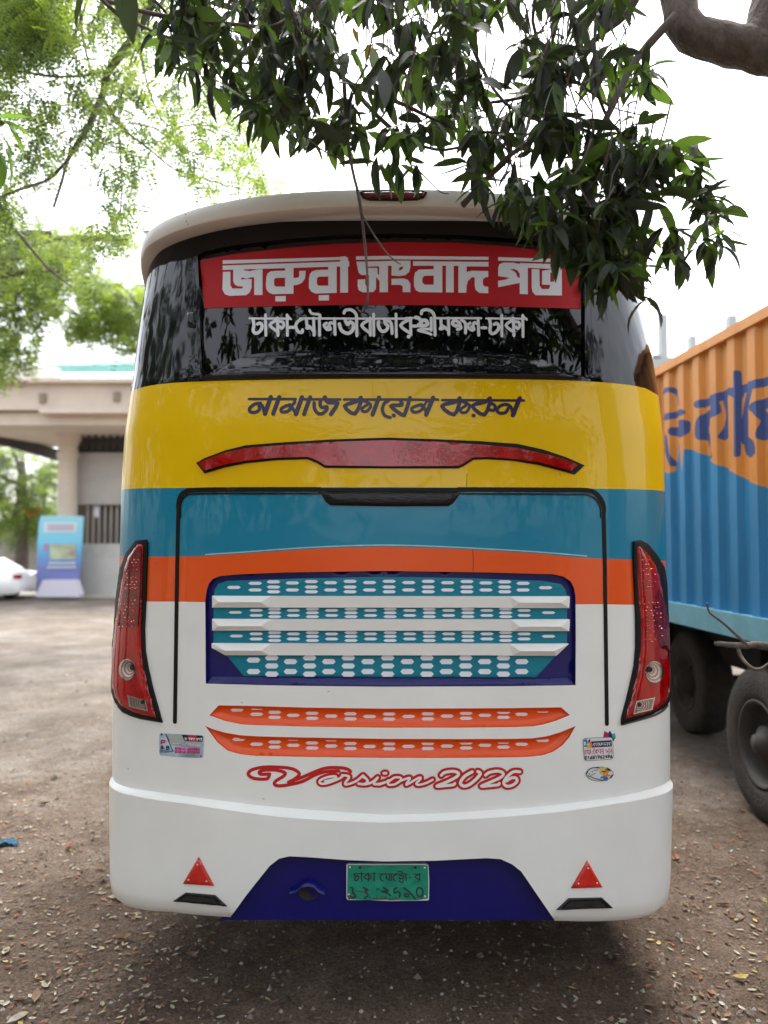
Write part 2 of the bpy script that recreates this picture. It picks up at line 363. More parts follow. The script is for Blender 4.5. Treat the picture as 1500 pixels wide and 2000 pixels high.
# hinge lump on the left frame
skin('hinge', [[(366, 610), (384, 609), (385, 636), (378, 641), (366, 638)]], body, M['black'], win, .004, wall=0, pillow=(.012, 6), grid=5)
BAN = [(388, 506), (450, 493.5), (560, 480.5), (650, 473), (770, 469), (900, 471), (1000, 478), (1090, 490), (1136, 499), (1138, 600), (1000, 596), (850, 593), (700, 592.5), (560, 594), (396, 599)]
ban = skin('banner', [BAN], plain, M['red'], win, -.0125, grid=20); tag(ban, 'red banner film with large silver lettering')
A = tr(400, 480, 3.947); B = tr(760, 480, 3.947)
HEAD = [A([(130, 100), (1042, 75), (1042, 97), (130, 128)]), A([(130, 141), (1100, 108), (1100, 146), (130, 175)]),
 A([(1042, 72), (1085, 70), (1103, 82), (1103, 104), (1112, 108), (1112, 146), (1103, 150), (1103, 350), (1042, 350), (1042, 150), (1030, 120), (1042, 110)]),
 A([(212, 155), (282, 162), (300, 178), (340, 184), (400, 170), (440, 170), (440, 368), (375, 368), (375, 232), (345, 232), (322, 242), (275, 232), (275, 250), (300, 245), (355, 245), (355, 310), (340, 350), (310, 370), (180, 375), (145, 360), (128, 325), (132, 190), (190, 188), (190, 292), (205, 318), (280, 318), (293, 303), (245, 300), (222, 285), (212, 260)]),
 A([(470, 230), (478, 203), (500, 187), (540, 182), (615, 180), (615, 140), (680, 138), (680, 238), (718, 232), (725, 222), (725, 182), (775, 180), (770, 240), (745, 275), (710, 290), (680, 293), (680, 358), (520, 362), (490, 350), (470, 325), (466, 290)]), A([(540, 378), (620, 376), (620, 417), (540, 418)]),
 A([(800, 240), (808, 205), (825, 185), (860, 175), (950, 172), (950, 140), (1015, 138), (1015, 352), (850, 357), (820, 343), (800, 315)]), A([(876, 370), (955, 369), (955, 410), (876, 411)]),
 A([(1165, 69), (1450, 65), (1450, 92), (1165, 96)]), A([(1168, 111), (1510, 103), (1510, 142), (1412, 142), (1412, 346), (1347, 347), (1347, 262), (1325, 232), (1320, 232), (1320, 320), (1300, 345), (1220, 348), (1185, 330), (1178, 300), (1178, 248), (1236, 246), (1236, 280), (1245, 300), (1265, 300), (1265, 215), (1205, 213), (1185, 195), (1175, 150)]),
 B([(20, 103), (165, 103), (165, 150), (155, 190), (125, 215), (80, 222), (18, 217)]), B([(18, 243), (110, 240), (145, 250), (165, 280), (165, 346), (105, 346), (105, 300), (85, 290), (18, 290)]),
 B([(0, 65), (770, 73), (770, 97), (0, 92)]), B([(185, 107), (770, 112), (770, 148), (600, 147), (600, 190), (640, 180), (768, 183), (768, 228), (745, 232), (728, 245), (725, 285), (740, 302), (768, 305), (768, 355), (700, 352), (670, 330), (663, 290), (663, 230), (640, 232), (610, 260), (600, 300), (598, 350), (536, 350), (536, 142), (500, 142), (500, 348), (440, 348), (440, 142), (412, 142), (412, 348), (235, 346), (205, 330), (192, 295), (192, 235), (200, 195), (230, 172), (345, 168), (345, 142), (185, 142)]),
 B([(845, 75), (1290, 90), (1290, 115), (845, 103)]), B([(845, 160), (855, 130), (885, 118), (960, 118), (1012, 128), (1012, 121), (1335, 131), (1325, 170), (1075, 158), (1075, 362), (1012, 360), (1012, 275), (845, 308), (845, 258), (900, 250), (935, 235), (845, 222)]),
 B([(1105, 168), (1165, 170), (1167, 295), (1185, 322), (1240, 322), (1250, 290), (1185, 288), (1187, 182), (1240, 172), (1340, 165), (1340, 372), (1135, 370), (1112, 345), (1105, 310)])]
HEADH = [A([(530, 250), (540, 237), (615, 234), (615, 303), (545, 303), (530, 292)]), A([(862, 240), (875, 227), (950, 225), (950, 296), (875, 296), (862, 285)]), A([(1250, 149), (1335, 146), (1344, 150), (1344, 214), (1332, 205), (1329, 159), (1250, 159)]),
 B([(72, 175), (85, 152), (112, 148), (106, 164), (88, 178)]), B([(257, 240), (270, 220), (345, 218), (345, 288), (275, 288), (257, 272)]), B([(935, 172), (965, 166), (995, 178), (1012, 205), (1012, 235), (995, 232), (985, 200), (965, 182)]), B([(1250, 195), (1280, 195), (1280, 265), (1250, 268)])]
skin('headline_lettering', HEAD, plain, M['vinyl'], ban, -.0112, holes=HEADH, grid=0, step=14)
def strokes(T, L, k=1.0):
    out = []
    for pts, wd in L:
        pts = [p for p in pts]; out += stroke(T(curve2(pts, 3) if len(pts) > 2 else pts), wd * k)
    return out
def kar(x, y0=520, y1=680, w_=4.6): return ([(x, y0), (x + 3, y1)], w_)
RA = ([([(338, 548), (655, 550)], 3.4), ([(365, 552), (372, 600), (366, 640), (380, 662), (405, 658), (430, 632), (436, 602), (418, 584), (400, 592)], 5.2), kar(462), ([(555, 556), (497, 600), (552, 648)], 4.8), ([(555, 545), (560, 680)], 4.8), ([(558, 570), (596, 575), (605, 602), (588, 625), (574, 612)], 4.4), kar(630), ([(628, 518), (662, 555)], 3), ([(648, 617), (688, 617)], 5),
 ([(728, 548), (1560, 550)], 3.4), ([(752, 550), (712, 572), (698, 610), (716, 650), (745, 656), (750, 636)], 5), ([(780, 552), (785, 600), (800, 620), (782, 622), (800, 608), (838, 650)], 5), ([(836, 546), (840, 678)], 4.8), kar(880, 540), ([(884, 545), (886, 522), (850, 514), (818, 508), (805, 484)], 4), ([(998, 548), (1002, 672)], 4.8), ([(992, 588), (965, 580), (958, 604), (966, 632), (940, 634), (916, 600), (936, 584)], 4.6), ([(966, 632), (958, 610), (942, 612)], 4.2),
 ([(1082, 565), (1100, 595), (1118, 574), (1146, 596), (1138, 640), (1100, 664), (1052, 640), (1036, 590)], 5.6), ([(1168, 548), (1172, 682)], 4.8), ([(1170, 550), (1162, 510), (1128, 482), (1084, 484), (1072, 506)], 5), ([(1272, 556), (1208, 602), (1272, 660)], 5), ([(1274, 545), (1276, 678)], 4.8), kar(1300, 514),
 ([(1340, 572), (1338, 606), (1362, 646), (1398, 640), (1412, 606), (1392, 588), (1386, 552)], 5.4), ([(1404, 566), (1436, 582), (1444, 664)], 5), kar(1474, 514, 690)])
ROUTE = strokes(A, RA, 1.22); ROUTE += strokes(B, [([(130, 545), (184, 545)], 3.4), ([(165, 552), (88, 602), (160, 660)], 5), ([(166, 545), (168, 676)], 4.8), ([(150, 688), (152, 689)], 6), ([(180, 607), (214, 607)], 5), ([(205, 540), (232, 548), (250, 580), (226, 600), (262, 606), (296, 594), (288, 566), (262, 562)], 6), ([(326, 545), (326, 640)], 4.8), ([(330, 628), (270, 632), (226, 640), (300, 660), (326, 672)], 4.4), ([(352, 540), (356, 678)], 4.8), ([(354, 545), (338, 502), (296, 480), (256, 488), (250, 512)], 5), ([(348, 546), (714, 546)], 3.4),
 ([(402, 552), (404, 600), (420, 622), (396, 628), (414, 606), (458, 640)], 5), ([(460, 545), (462, 672)], 4.8), ([(505, 560), (490, 588), (520, 606), (548, 588), (520, 566)], 5.4), ([(546, 590), (556, 622), (530, 632)], 5), ([(560, 560), (590, 584), (592, 660)], 5), ([(690, 548), (694, 678)], 4.8), ([(686, 590), (660, 580), (650, 604), (658, 634), (632, 636), (606, 602), (628, 584)], 4.6), ([(658, 634), (650, 610), (636, 612)], 4.2), ([(718, 620), (750, 620)], 5),
 ([(752, 548), (1065, 550)], 3.4), ([(778, 552), (786, 600), (780, 640), (794, 664), (820, 660), (845, 634), (850, 604), (832, 586), (814, 594)], 5.2), kar(872, 524, 684), ([(962, 558), (905, 602), (962, 650)], 4.8), ([(962, 546), (968, 682)], 4.8), ([(966, 572), (1004, 577), (1014, 604), (998, 627), (984, 614)], 4.4), kar(1036, 524, 690), ([(1034, 522), (1068, 560)], 3)], 1.22)
skin('route_lettering', ROUTE, plain, M['vinyl'], win, -.0125, grid=0, step=14)
# --- slogan on the yellow band
C_ = tr(460, 750, 5); D_ = tr(740, 750, 5)
SL = strokes(C_, [([(132, 148), (588, 148)], 4.4), ([(640, 150), (1022, 152)], 4.4), ([(1060, 152), (1410, 153)], 4.4), ([(245, 190), (190, 196), (138, 240), (150, 275), (200, 276), (236, 248), (232, 215), (262, 212), (284, 290)], 5.6), ([(345, 128), (288, 292)], 7.4), ([(428, 128), (368, 292)], 7),
 ([(500, 212), (450, 240), (452, 272), (505, 270), (540, 235), (520, 208), (540, 212), (590, 288)], 5.6), ([(572, 150), (578, 182), (535, 222)], 5), ([(650, 130), (590, 296)], 7.4), ([(730, 130), (670, 296)], 7), ([(768, 185), (772, 240), (805, 288), (852, 288), (892, 250), (890, 222), (850, 232), (826, 205), (832, 155)], 6), ([(872, 130), (905, 180), (995, 186), (932, 296)], 7),
 ([(1225, 132), (1185, 170), (1066, 216), (1165, 292), (1235, 150)], 6.4), ([(1235, 158), (1320, 202), (1290, 262), (1246, 268), (1236, 240), (1285, 205)], 5), ([(1402, 132), (1338, 300)], 7)], 1.18)
SL += strokes(D_, [([(0, 152), (470, 156), (466, 172), (440, 215)], 4.4), ([(530, 150), (578, 155)], 4.4), ([(618, 158), (1416, 162)], 4.4), ([(92, 165), (52, 192), (34, 250), (60, 310), (112, 328)], 5.4), ([(210, 160), (222, 205), (118, 216), (228, 302), (258, 280), (304, 135)], 6.4), ([(144, 306), (147, 309)], 6.6),
 ([(400, 204), (322, 236), (340, 276), (400, 266), (436, 228), (400, 204), (428, 210), (470, 290)], 5.2), ([(530, 135), (462, 300)], 7.4), ([(790, 138), (750, 175), (615, 216), (735, 300), (795, 160)], 6.4), ([(800, 165), (884, 207), (858, 272), (808, 278), (798, 248), (848, 212)], 5), ([(1085, 138), (1040, 175), (912, 216), (1030, 302), (1092, 155)], 6.4), ([(924, 308), (927, 310)], 6.6), ([(1070, 250), (1125, 258), (1134, 215), (1100, 190)], 5.4),
 ([(1262, 240), (1236, 280), (1180, 286), (1152, 255), (1180, 218), (1240, 200), (1288, 225), (1312, 300)], 5.6), ([(1375, 142), (1308, 306)], 7.6)], 1.18)
o = skin('slogan_lettering', SL, body, M['ink'], bus, .0015, grid=0, step=14); tag(o, 'dark slanted slogan painted on the yellow band')
# --- upper brake lamp
UL = [(384, 904), (400, 895), (440, 880), (480, 870), (540, 865), (640, 859), (720, 856), (760, 855), (850, 858), (940, 862), (1010, 867), (1060, 878), (1105, 893), (1141, 909), (1122, 927), (1100, 921), (1050, 908), (1000, 900), (950, 897), (925, 898), (905, 911), (895, 915), (760, 915), (635, 914), (618, 904), (600, 897), (540, 899), (480, 905), (440, 913), (400, 925)]
UI = [(392, 905), (442, 885), (484, 876), (540, 871), (640, 864), (720, 861), (760, 860), (850, 863), (940, 869), (1010, 876), (1060, 887), (1100, 899), (1124, 909), (1112, 921), (1100, 917), (1050, 904), (1000, 897), (950, 893.5), (922, 894.5), (902, 908), (893, 911), (760, 911.5), (636, 910), (620, 900), (602, 893), (540, 895), (480, 901), (440, 909), (404, 920)]
lamp = skin('upper_brake_lamp', [UL], body, M['rubber'], bus, .004, wall=0, grid=0); tag(lamp, 'long red brake lamp across the yellow band')
skin('lens', [UI], body, M['lens'], lamp, .016, wall=.003, hfun=lambda v: -.011 * np.clip((914 - v[:, 1] - .00045 * (v[:, 0] - 760) ** 2) / 55, -.6, 1), grid=7)
# --- hatch seam, handle recess, painted crease highlight, cracks
seam = skin('hatch_seal', stroke([(342, 1410), (346.5, 1100), (349, 985)], 7) + stroke(curve2([(349, 990), (352, 972), (362, 961), (384, 957), (500, 956), (625, 956)], 4), 9) + stroke([(895, 956), (1120, 957)], 9) + stroke(curve2([(1110, 957), (1148, 958), (1166, 966), (1177, 984), (1178.5, 1000)], 4), 9) + stroke([(1178.5, 995), (1181, 1100), (1185, 1414)], 7) + [[(620, 953), (900, 953), (898, 964), (624, 963)]], body, M['rubber'], bus, .003, wall=-.001, grid=0, step=14)
tag(seam, 'black seal around the engine hatch')
skin('hatch_trim', stroke(curve2([(352.5, 1010), (353, 985), (362, 970), (384, 964.5), (500, 964), (624, 964)], 4), 3.5) + stroke(curve2([(897, 964.5), (1120, 965.5), (1148, 967), (1164, 976), (1173, 992), (1174, 1010)], 4), 3.5), body, M['glossblack'], bus, .004, wall=0, pillow=(.004, 2), grid=0, step=12)
hn = skin('hatch_handle', [[(620, 960), (900, 960), (893, 972), (884, 984), (876, 988.5), (760, 989), (645, 987), (636, 980), (628, 966)]], body, M['glossblack'], bus, .005, wall=-.002, pillow=(.010, 12), grid=6); tag(hn, 'glossy black handle trim in the top of the hatch')
skin('crease_highlight', stroke(curve2([(402, 1083), (480, 1078), (560, 1072), (650, 1067), (750, 1064.5), (850, 1067), (950, 1072), (1050, 1078), (1146, 1086)], 3), 2.4), body, M['bead'], bus, .001, wall=-.001, pillow=(.003, 1.3), grid=0, step=12)  # raised strip along the crease, its highlight put into the pale colour
skin('crack', stroke([(912, 925), (911.5, 953)], .7) + stroke([(923, 1073), (924.5, 1095), (924, 1116)], .9), body, M['grime'], bus, .0012, grid=0)
# --- spoiler with its brake lamp
SSIL = [(1500, 277, 1262), (300, 277, 1262)]
spo = Surf(SSIL, [(3.0, 3.14), (3.2, 3.12), (3.32, 3.10)], D=.52)
def build_spoiler():
    q = np.linspace(-spo.Lh - .9, spo.Lh + .9, 160); vs_ = []; prof = [(3.222, .30), (3.219, .12), (3.209, .015), (3.214, .0), (3.228, -.006), (3.268, 0.0), (3.282, .008), (3.287, .03), (3.297, .3)]
    for z, inset in prof:
        drop = .16 * np.clip((np.abs(q) - spo.Lh * .80) / .35, 0, 1) ** 1.5 * (1 if z < 3.27 else 0) ; p, n = spo.pos(q, np.full_like(q, z), -np.full_like(q, inset)); p[:, 2] = z + .055 - .110 * np.clip(np.abs(p[:, 0] - .03) / 1.2, 0, 1) ** 2.2 - drop * (.55 + .45 * (inset < .2)); vs_ += list(p)
    n = len(q); f = [(r * n + i, r * n + i + 1, (r + 1) * n + i + 1, (r + 1) * n + i) for r in range(len(prof) - 1) for i in range(n - 1)]
    o = mesh_obj('spoiler', vs_, f, M['cream'], bus, True); o.data.set_sharp_from_angle(angle=R(35)); return tag(o, 'off-white roof spoiler overhanging the rear window')
sp = build_spoiler()
SLM = [(702, 377), (710, 374), (760, 372.5), (825, 374), (834, 377), (828, 387), (815, 391.5), (770, 393), (722, 392), (709, 388)]
bl = skin('brake_lamp', [SLM], spo, M['rubber'], sp, .010, wall=-.012, grid=0)
skin('lens', [[(706, 378), (760, 375.5), (830, 378), (824, 386), (812, 389), (770, 390.5), (724, 389.5), (712, 386)]], spo, M['lensd'], bl, .011, wall=.009, pillow=(.012, 6), grid=5)
skin('rivet', [[(a + 1.1 * math.cos(t), b + 1.1 * math.sin(t)) for t in np.linspace(0, 5.4, 6)] for a, b in ((365, 410), (365, 420), (366, 433), (369, 439))], spo, M['grime'], sp, .0085, grid=0)
# roof
zz = [(-1.1, 3.3), (-.6, 3.36), (0, 3.38), (.6, 3.36), (1.1, 3.3)]
mesh_obj('roof', [(x + .03, y, z if y > 3.5 else z - .04) for y in (3.35, 3.9, 11.5) for x, z in zz], [(r * 5 + i, r * 5 + i + 1, r * 5 + i + 6, r * 5 + i + 5) for r in range(2) for i in range(4)], M['white'], bus, True)
# --- grille
gr = skin('grille', [GRI], plain, M['navy'], bus, -.022, grid=24); tag(gr, 'navy framed grille with white louvres over a teal panel')
recess('grille_frame', GRI, plain, .022, M['navy'], gr)
skin('grille_sill', [[(404, 1334), (411, 1323), (474, 1323), (750, 1326), (1048, 1327), (1112, 1325), (1122, 1337), (1000, 1339), (750, 1340), (560, 1338)]], plain, M['navy'], gr, -.018, wall=-.022, hfun=lambda v: .016 * np.clip((v[:, 1] - 1324) / 12, 0, 1), grid=6)
TP = [(415, 1165), (417, 1152), (424, 1140.5), (440, 1135), (600, 1129.5), (750, 1127), (900, 1129), (1060, 1134.5), (1098, 1141), (1107, 1152), (1110, 1165), (1110, 1257), (1097, 1272), (1049, 1324), (750, 1323.5), (474, 1321.5), (438, 1278), (414, 1258)]
tp = skin('mesh_panel', [TP], plain, M['meshteal'], gr, -.013, wall=-.022, hfun=lambda v: .003 * np.sin(np.clip(segdist(v, [TP]) / 5, 0, 1) * math.pi), grid=9); tag(tp, 'teal panel with rows of pale hexagons')
def louvre(v0, v1, vr, kind):
    l, r = (415, 1111); a = 3.0
    if kind == 3: L = [(414, v0), (414, v0 + 9), (440, v1)]; Rr = [(1110, v0 + 1), (1110, v0 + 2), (1086, v1 + 1)]; lr0, rr0 = 443, 1079
    else: L = [(415, v0), (415, (v0 + v1) / 2), (415, v1)]; Rr = [(1112, v0 + 1), (1112, (v0 + v1) / 2), (1111, v1 + 1)]; lr0, rr0 = 430, 1092
    P_ = [L[0], L[1], L[2], (lr0, vr), (512, vr), (530, v0 + .5), (526, v1 - .2)]; H = [.004, .004, .004, .020, .020, .009, .006]
    Q_ = [Rr[0], Rr[1], Rr[2], (rr0, vr + 1), (1013, vr + 1), (995, v0 + 1), (1000, v1 + .8)]
    pts = P_ + Q_; hh = H + H
    f = [(0, 1, 3), (1, 2, 3), (2, 6, 4, 3), (0, 3, 4, 5), (5, 4, 6)]
    f2 = [(7, 10, 8), (8, 10, 9), (9, 10, 11, 13), (7, 12, 11, 10), (12, 13, 11)]
    us = np.linspace(530, 995, 14)[1:-1]; top = [5]; bot = [6]
    for u in us: top.append(len(pts)); pts.append((u, v0 + .5 + .5 * (u - 530) / 465)); hh.append(.010); bot.append(len(pts)); pts.append((u, v1)); hh.append(.006)
    top.append(12); bot.append(13); f3 = [(top[i], bot[i], bot[i + 1], top[i + 1]) for i in range(len(top) - 1)]
    p, n = plain.on(pts, np.array(hh)); pb, _ = plain.on(pts, -.02); N = len(pts); vs_ = list(p) + list(pb)
    fs = [tuple(x[::-1]) if False else x for x in f + f2 + f3]
    loop = [0, 1, 2] + bot + [9, 8, 7] + top[::-1]
    fs += [(loop[i], loop[(i + 1) % len(loop)], loop[(i + 1) % len(loop)] + N, loop[i] + N) for i in range(len(loop))]
    mesh_obj('louvre', vs_, fs, M['white'], gr)
louvre(1163.5, 1186.5, 1175.5, 1); louvre(1208.5, 1231.5, 1222, 2); louvre(1256, 1279.5, 1269.5, 3)
hexn = [0]
def hexs(surf, cs, par, m, off, hw=13.5, hh=3.1, pt=4.5):
    for (u, v) in cs:
        pts = [(u - hw, v), (u - hw + pt, v - hh), (u + hw - pt, v - hh), (u + hw, v), (u + hw - pt, v + hh), (u - hw + pt, v + hh)]
        p, n = surf.on(pts, off); pb, _ = surf.on(pts, off - .003)
        mesh_obj('hex_plate', list(p) + list(pb), [(0, 5, 4, 3, 2, 1)] + [(i, (i + 1) % 6, 6 + (i + 1) % 6, 6 + i) for i in range(6)], m, par); hexn[0] += 1
def ux(k, a=38.4): return 760 + a * k - .017 * k ** 3
for (pa, tri, s, hh) in (([1139.5, 1152.5], [1137, 1146.8, 1156], (455, 1067, 1147.5), 3.1), ([1192.5, 1202.5], [1190, 1197.3, 1204.8], (458, 1073, 1196.5), 2.6), ([1238.5, 1248.5], [1236, 1243.5, 1251.5], (460, 1073, 1242.8), 2.7)):
    cs = []
    for k in range(-7, 8):
        e = (k / 7) ** 2; vv = tri if k % 2 == 0 else pa
        cs += [(ux(k) + (2 if pa[0] > 1180 else 0), v - (1.5 * (1 - e) if v < 1145 else 0)) for v in vv]
    cs += [(s[0], s[2]), (s[1], s[2] + .5)]; hexs(plain, cs, tp, M['hexi'], -.0095, hh=hh)
cs = []
for k in range(-7, 8): cs += [(757 + 38.6 * k - .02 * k ** 3, v) for v in ([1285.5, 1301.5, 1317.5] if k % 2 == 0 else [1293 + (-3 if k == -7 else 0), 1312.5])]
hexs(plain, cs, tp, M['hexi'], -.0095, hh=5.0)
# --- the two orange slots
for V_, pa, tri, s in ((VEN1, [1386, 1398], [1383.5, 1393, 1403], (459, 1389.5, 1064, 1391.5)), (VEN2, [1444.5, 1457], [1442, 1451.5, 1461.5], (462, 1447.5, 1064, 1449.5))):
    vn = skin('vent_slot', [V_], plain, M['orange'], bus, -.012, hfun=lambda v, V_=V_: -.016 * np.clip(segdist(v, [V_]) / 9, 0, 1) * (v[:, 1] < 1e9), grid=7, step=10); tag(vn, 'orange recessed slot with rows of pale hexagons' + (' and pointed ends' if V_ is VEN1 else ', curved like a smile'))
    recess('slot_edge', V_, plain, .013, M['orange'], vn)
    cs = []
    for k in range(-7, 8):
        dv = 4.5 * (1 - (k / 7) ** 2); cs += [(ux(k, 38.3), v + dv) for v in (tri if k % 2 == 0 else pa)]
    cs += [(s[0], s[1]), (s[2], s[3])]
    hexs(plain, [c for c in cs], vn, M['hexo'], -.0262, hw=13.2, hh=3.1)
# --- bumper
BT = [(213.5, 1506), (216, 1522), (222, 1530), (240, 1538), (270, 1544), (300, 1549), (400, 1563), (500, 1576), (600, 1584.5), (700, 1592), (760, 1595.5), (850, 1593), (950, 1587), (1050, 1580), (1150, 1568), (1230, 1556), (1270, 1545), (1295, 1536), (1308, 1525), (1313, 1515)]
def build_bumper():
    zt = zline([(216, 1536), (240, 1550), (260, 1554), (360, 1569), (450, 1583), (550, 1596), (650, 1603), (750, 1607), (850, 1604), (950, 1598), (1100, 1585), (1200, 1570), (1280, 1555), (1310, 1543)], bump_s)
    ztop = zline(BT, bump_s)
    BL = bump_s.Lh; qs = np.unique(np.round(np.concatenate([np.linspace(-BL, BL, 110), -np.arange(BL, BL + 1.7, .3), np.arange(BL, BL + 1.7, .3)]), 5))
    # lower edge: white wings and the notch for the navy middle
    NOTCH = [(445, 1830), (447, 1796), (480, 1750), (510, 1712), (527, 1691), (545, 1677), (565, 1672.5), (600, 1674), (680, 1680), (750, 1682.5), (850, 1681), (950, 1676), (978, 1678), (1000, 1688), (1018, 1702), (1087, 1803), (1089, 1830)]
    q, z = bump_s.qz(densify(NOTCH, 10)); notch = list(zip(q, z))
    zb = zline([(226, 1768), (235, 1774), (260, 1781), (330, 1788), (444, 1798), (1087, 1805), (1180, 1806), (1250, 1800), (1285, 1791), (1300, 1776)], bump_s)
    V = []; E = []
    for fn in (zt, zb): b = len(V); V += list(zip(qs, fn(qs))); E += [(b + i, b + i + 1) for i in range(len(qs) - 1)]
    b = len(V); V += notch; E += [(b + i, b + (i + 1) % len(notch)) for i in range(len(notch))]
    for i, qq in enumerate(qs):
        for z in np.arange(float(zb(qq)) + .03, float(zt(qq)) - .01, .045): V.append((qq + 1e-4, z))
    v, e, f, _, _, _ = delaunay_2d_cdt([Vector(x) for x in V], E, [], 0, 1e-6); v = np.array([(a.x, a.y) for a in v]); f = [tuple(x) for x in f]
    c = np.array([v[list(x)].mean(0) for x in f]); k = (c[:, 1] < zt(c[:, 0]) + 1e-4) & (c[:, 1] > zb(c[:, 0]) - 1e-4) & ~in_poly(c, notch)
    f = [x for x, kk in zip(f, k) if kk]; f = [x if np.cross(v[x[1]] - v[x[0]], v[x[2]] - v[x[0]]) > 0 else x[::-1] for x in f]
    # the lowest centimetres roll under
    d = np.clip((.045 - (v[:, 1] - zb(v[:, 0]))) / .045, 0, 1) * (np.abs(v[:, 0]) > .55)
    p, n = bump_s.pos(v[:, 0], v[:, 1], -.025 * d ** 2); vs_ = list(p); 
    bd = bound_edges(f); ids = {}; nvw = set()
    pin, _ = bump_s.pos(v[:, 0], v[:, 1], -.07)
    for e_ in bd:
        m_ = (v[e_[0]] + v[e_[1]]) / 2
        if m_[1] > zt(m_[0]) - .004: continue
        for i in e_:
            for s_ in (0, 1):
                if (i, s_) not in ids: ids[(i, s_)] = len(vs_); vs_.append(p[i] if s_ == 0 else pin[i])
        f.append((ids[(e_[1], 0)], ids[(e_[0], 0)], ids[(e_[0], 1)], ids[(e_[1], 1)])); nvw.add(len(f) - 1) if abs(m_[0]) < .8 else None
    # sloping ledge on top
    b = len(vs_); nq = len(qs); a0, _ = bump_s.pos(qs, zt(qs)); a1, _ = bump_s.pos(qs, zt(qs) + .006, -.004); zc = ztop(qs) ; a2, _ = bump_s.pos(qs, zc - .002, -.034); a3, _ = bump_s.pos(qs, zc, -.05)
    for a in (a0, a1, a2, a3): vs_ += list(a)
    f += [(b + r * nq + i, b + r * nq + i + 1, b + (r + 1) * nq + i + 1, b + (r + 1) * nq + i) for r in range(3) for i in range(nq - 1)]
    o = mesh_obj('bumper', vs_, f, [M['white'], M['navy']], bus, True, [1 if i in nvw else 0 for i in range(len(f))]); o.data.set_sharp_from_angle(angle=R(40)); return tag(o, 'white rear bumper with a ledge along its top')
bp_ = build_bumper()
NV = [(440, 1810), (440, 1798), (480, 1735), (520, 1690), (545, 1668), (600, 1660), (750, 1666), (950, 1662), (985, 1668), (1020, 1695), (1092, 1803), (1094, 1810)]
nav = skin('bumper_panel', [[(430, 1797), (515, 1670), (560, 1660), (750, 1664), (980, 1662), (1040, 1690), (1102, 1797), (900, 1797), (640, 1797)]], nav_s, M['navy'], bus, .0, wall=-.15, grid=24); tag(nav, 'recessed navy panel in the middle of the bumper')
# exhaust opening with its little hood
c0, n0 = nav_s.on([(603, 1740)], .0); c0 = Vector(c0[0]); mb = MB(); seg = 20
ring = lambda r, y, sq=.85: [(c0.x + r * math.cos(t), c0.y + y, c0.z + r * sq * math.sin(t)) for t in np.linspace(0, 2 * math.pi, seg, endpoint=False)]
v_ = ring(.040, -.006) + ring(.036, -.002) + ring(.034, .0) + ring(.0, .0)
mb.add(v_, [(r * seg + i, r * seg + (i + 1) % seg, (r + 1) * seg + (i + 1) % seg, (r + 1) * seg + i) for r in range(3) for i in range(seg)])
mb.build('exhaust_opening', M['under'], nav, True)
hood = [(568, 1733), (580, 1730), (590, 1720), (603, 1716.5), (615, 1719), (625, 1729), (635, 1735)]
pa_, _ = nav_s.on(hood, .025); pb_, _ = nav_s.on([(a, b + 5 + (2 if 580 < a < 630 else 0)) for a, b in hood], .034); pc_, _ = nav_s.on([(a, b - 2) for a, b in hood], -.001)
mesh_obj('exhaust_hood', list(pc_) + list(pa_) + list(pb_), [(r * 7 + i, r * 7 + i + 1, r * 7 + i + 8, r * 7 + i + 7) for r in range(2) for i in range(6)], M['navy'], nav, True)
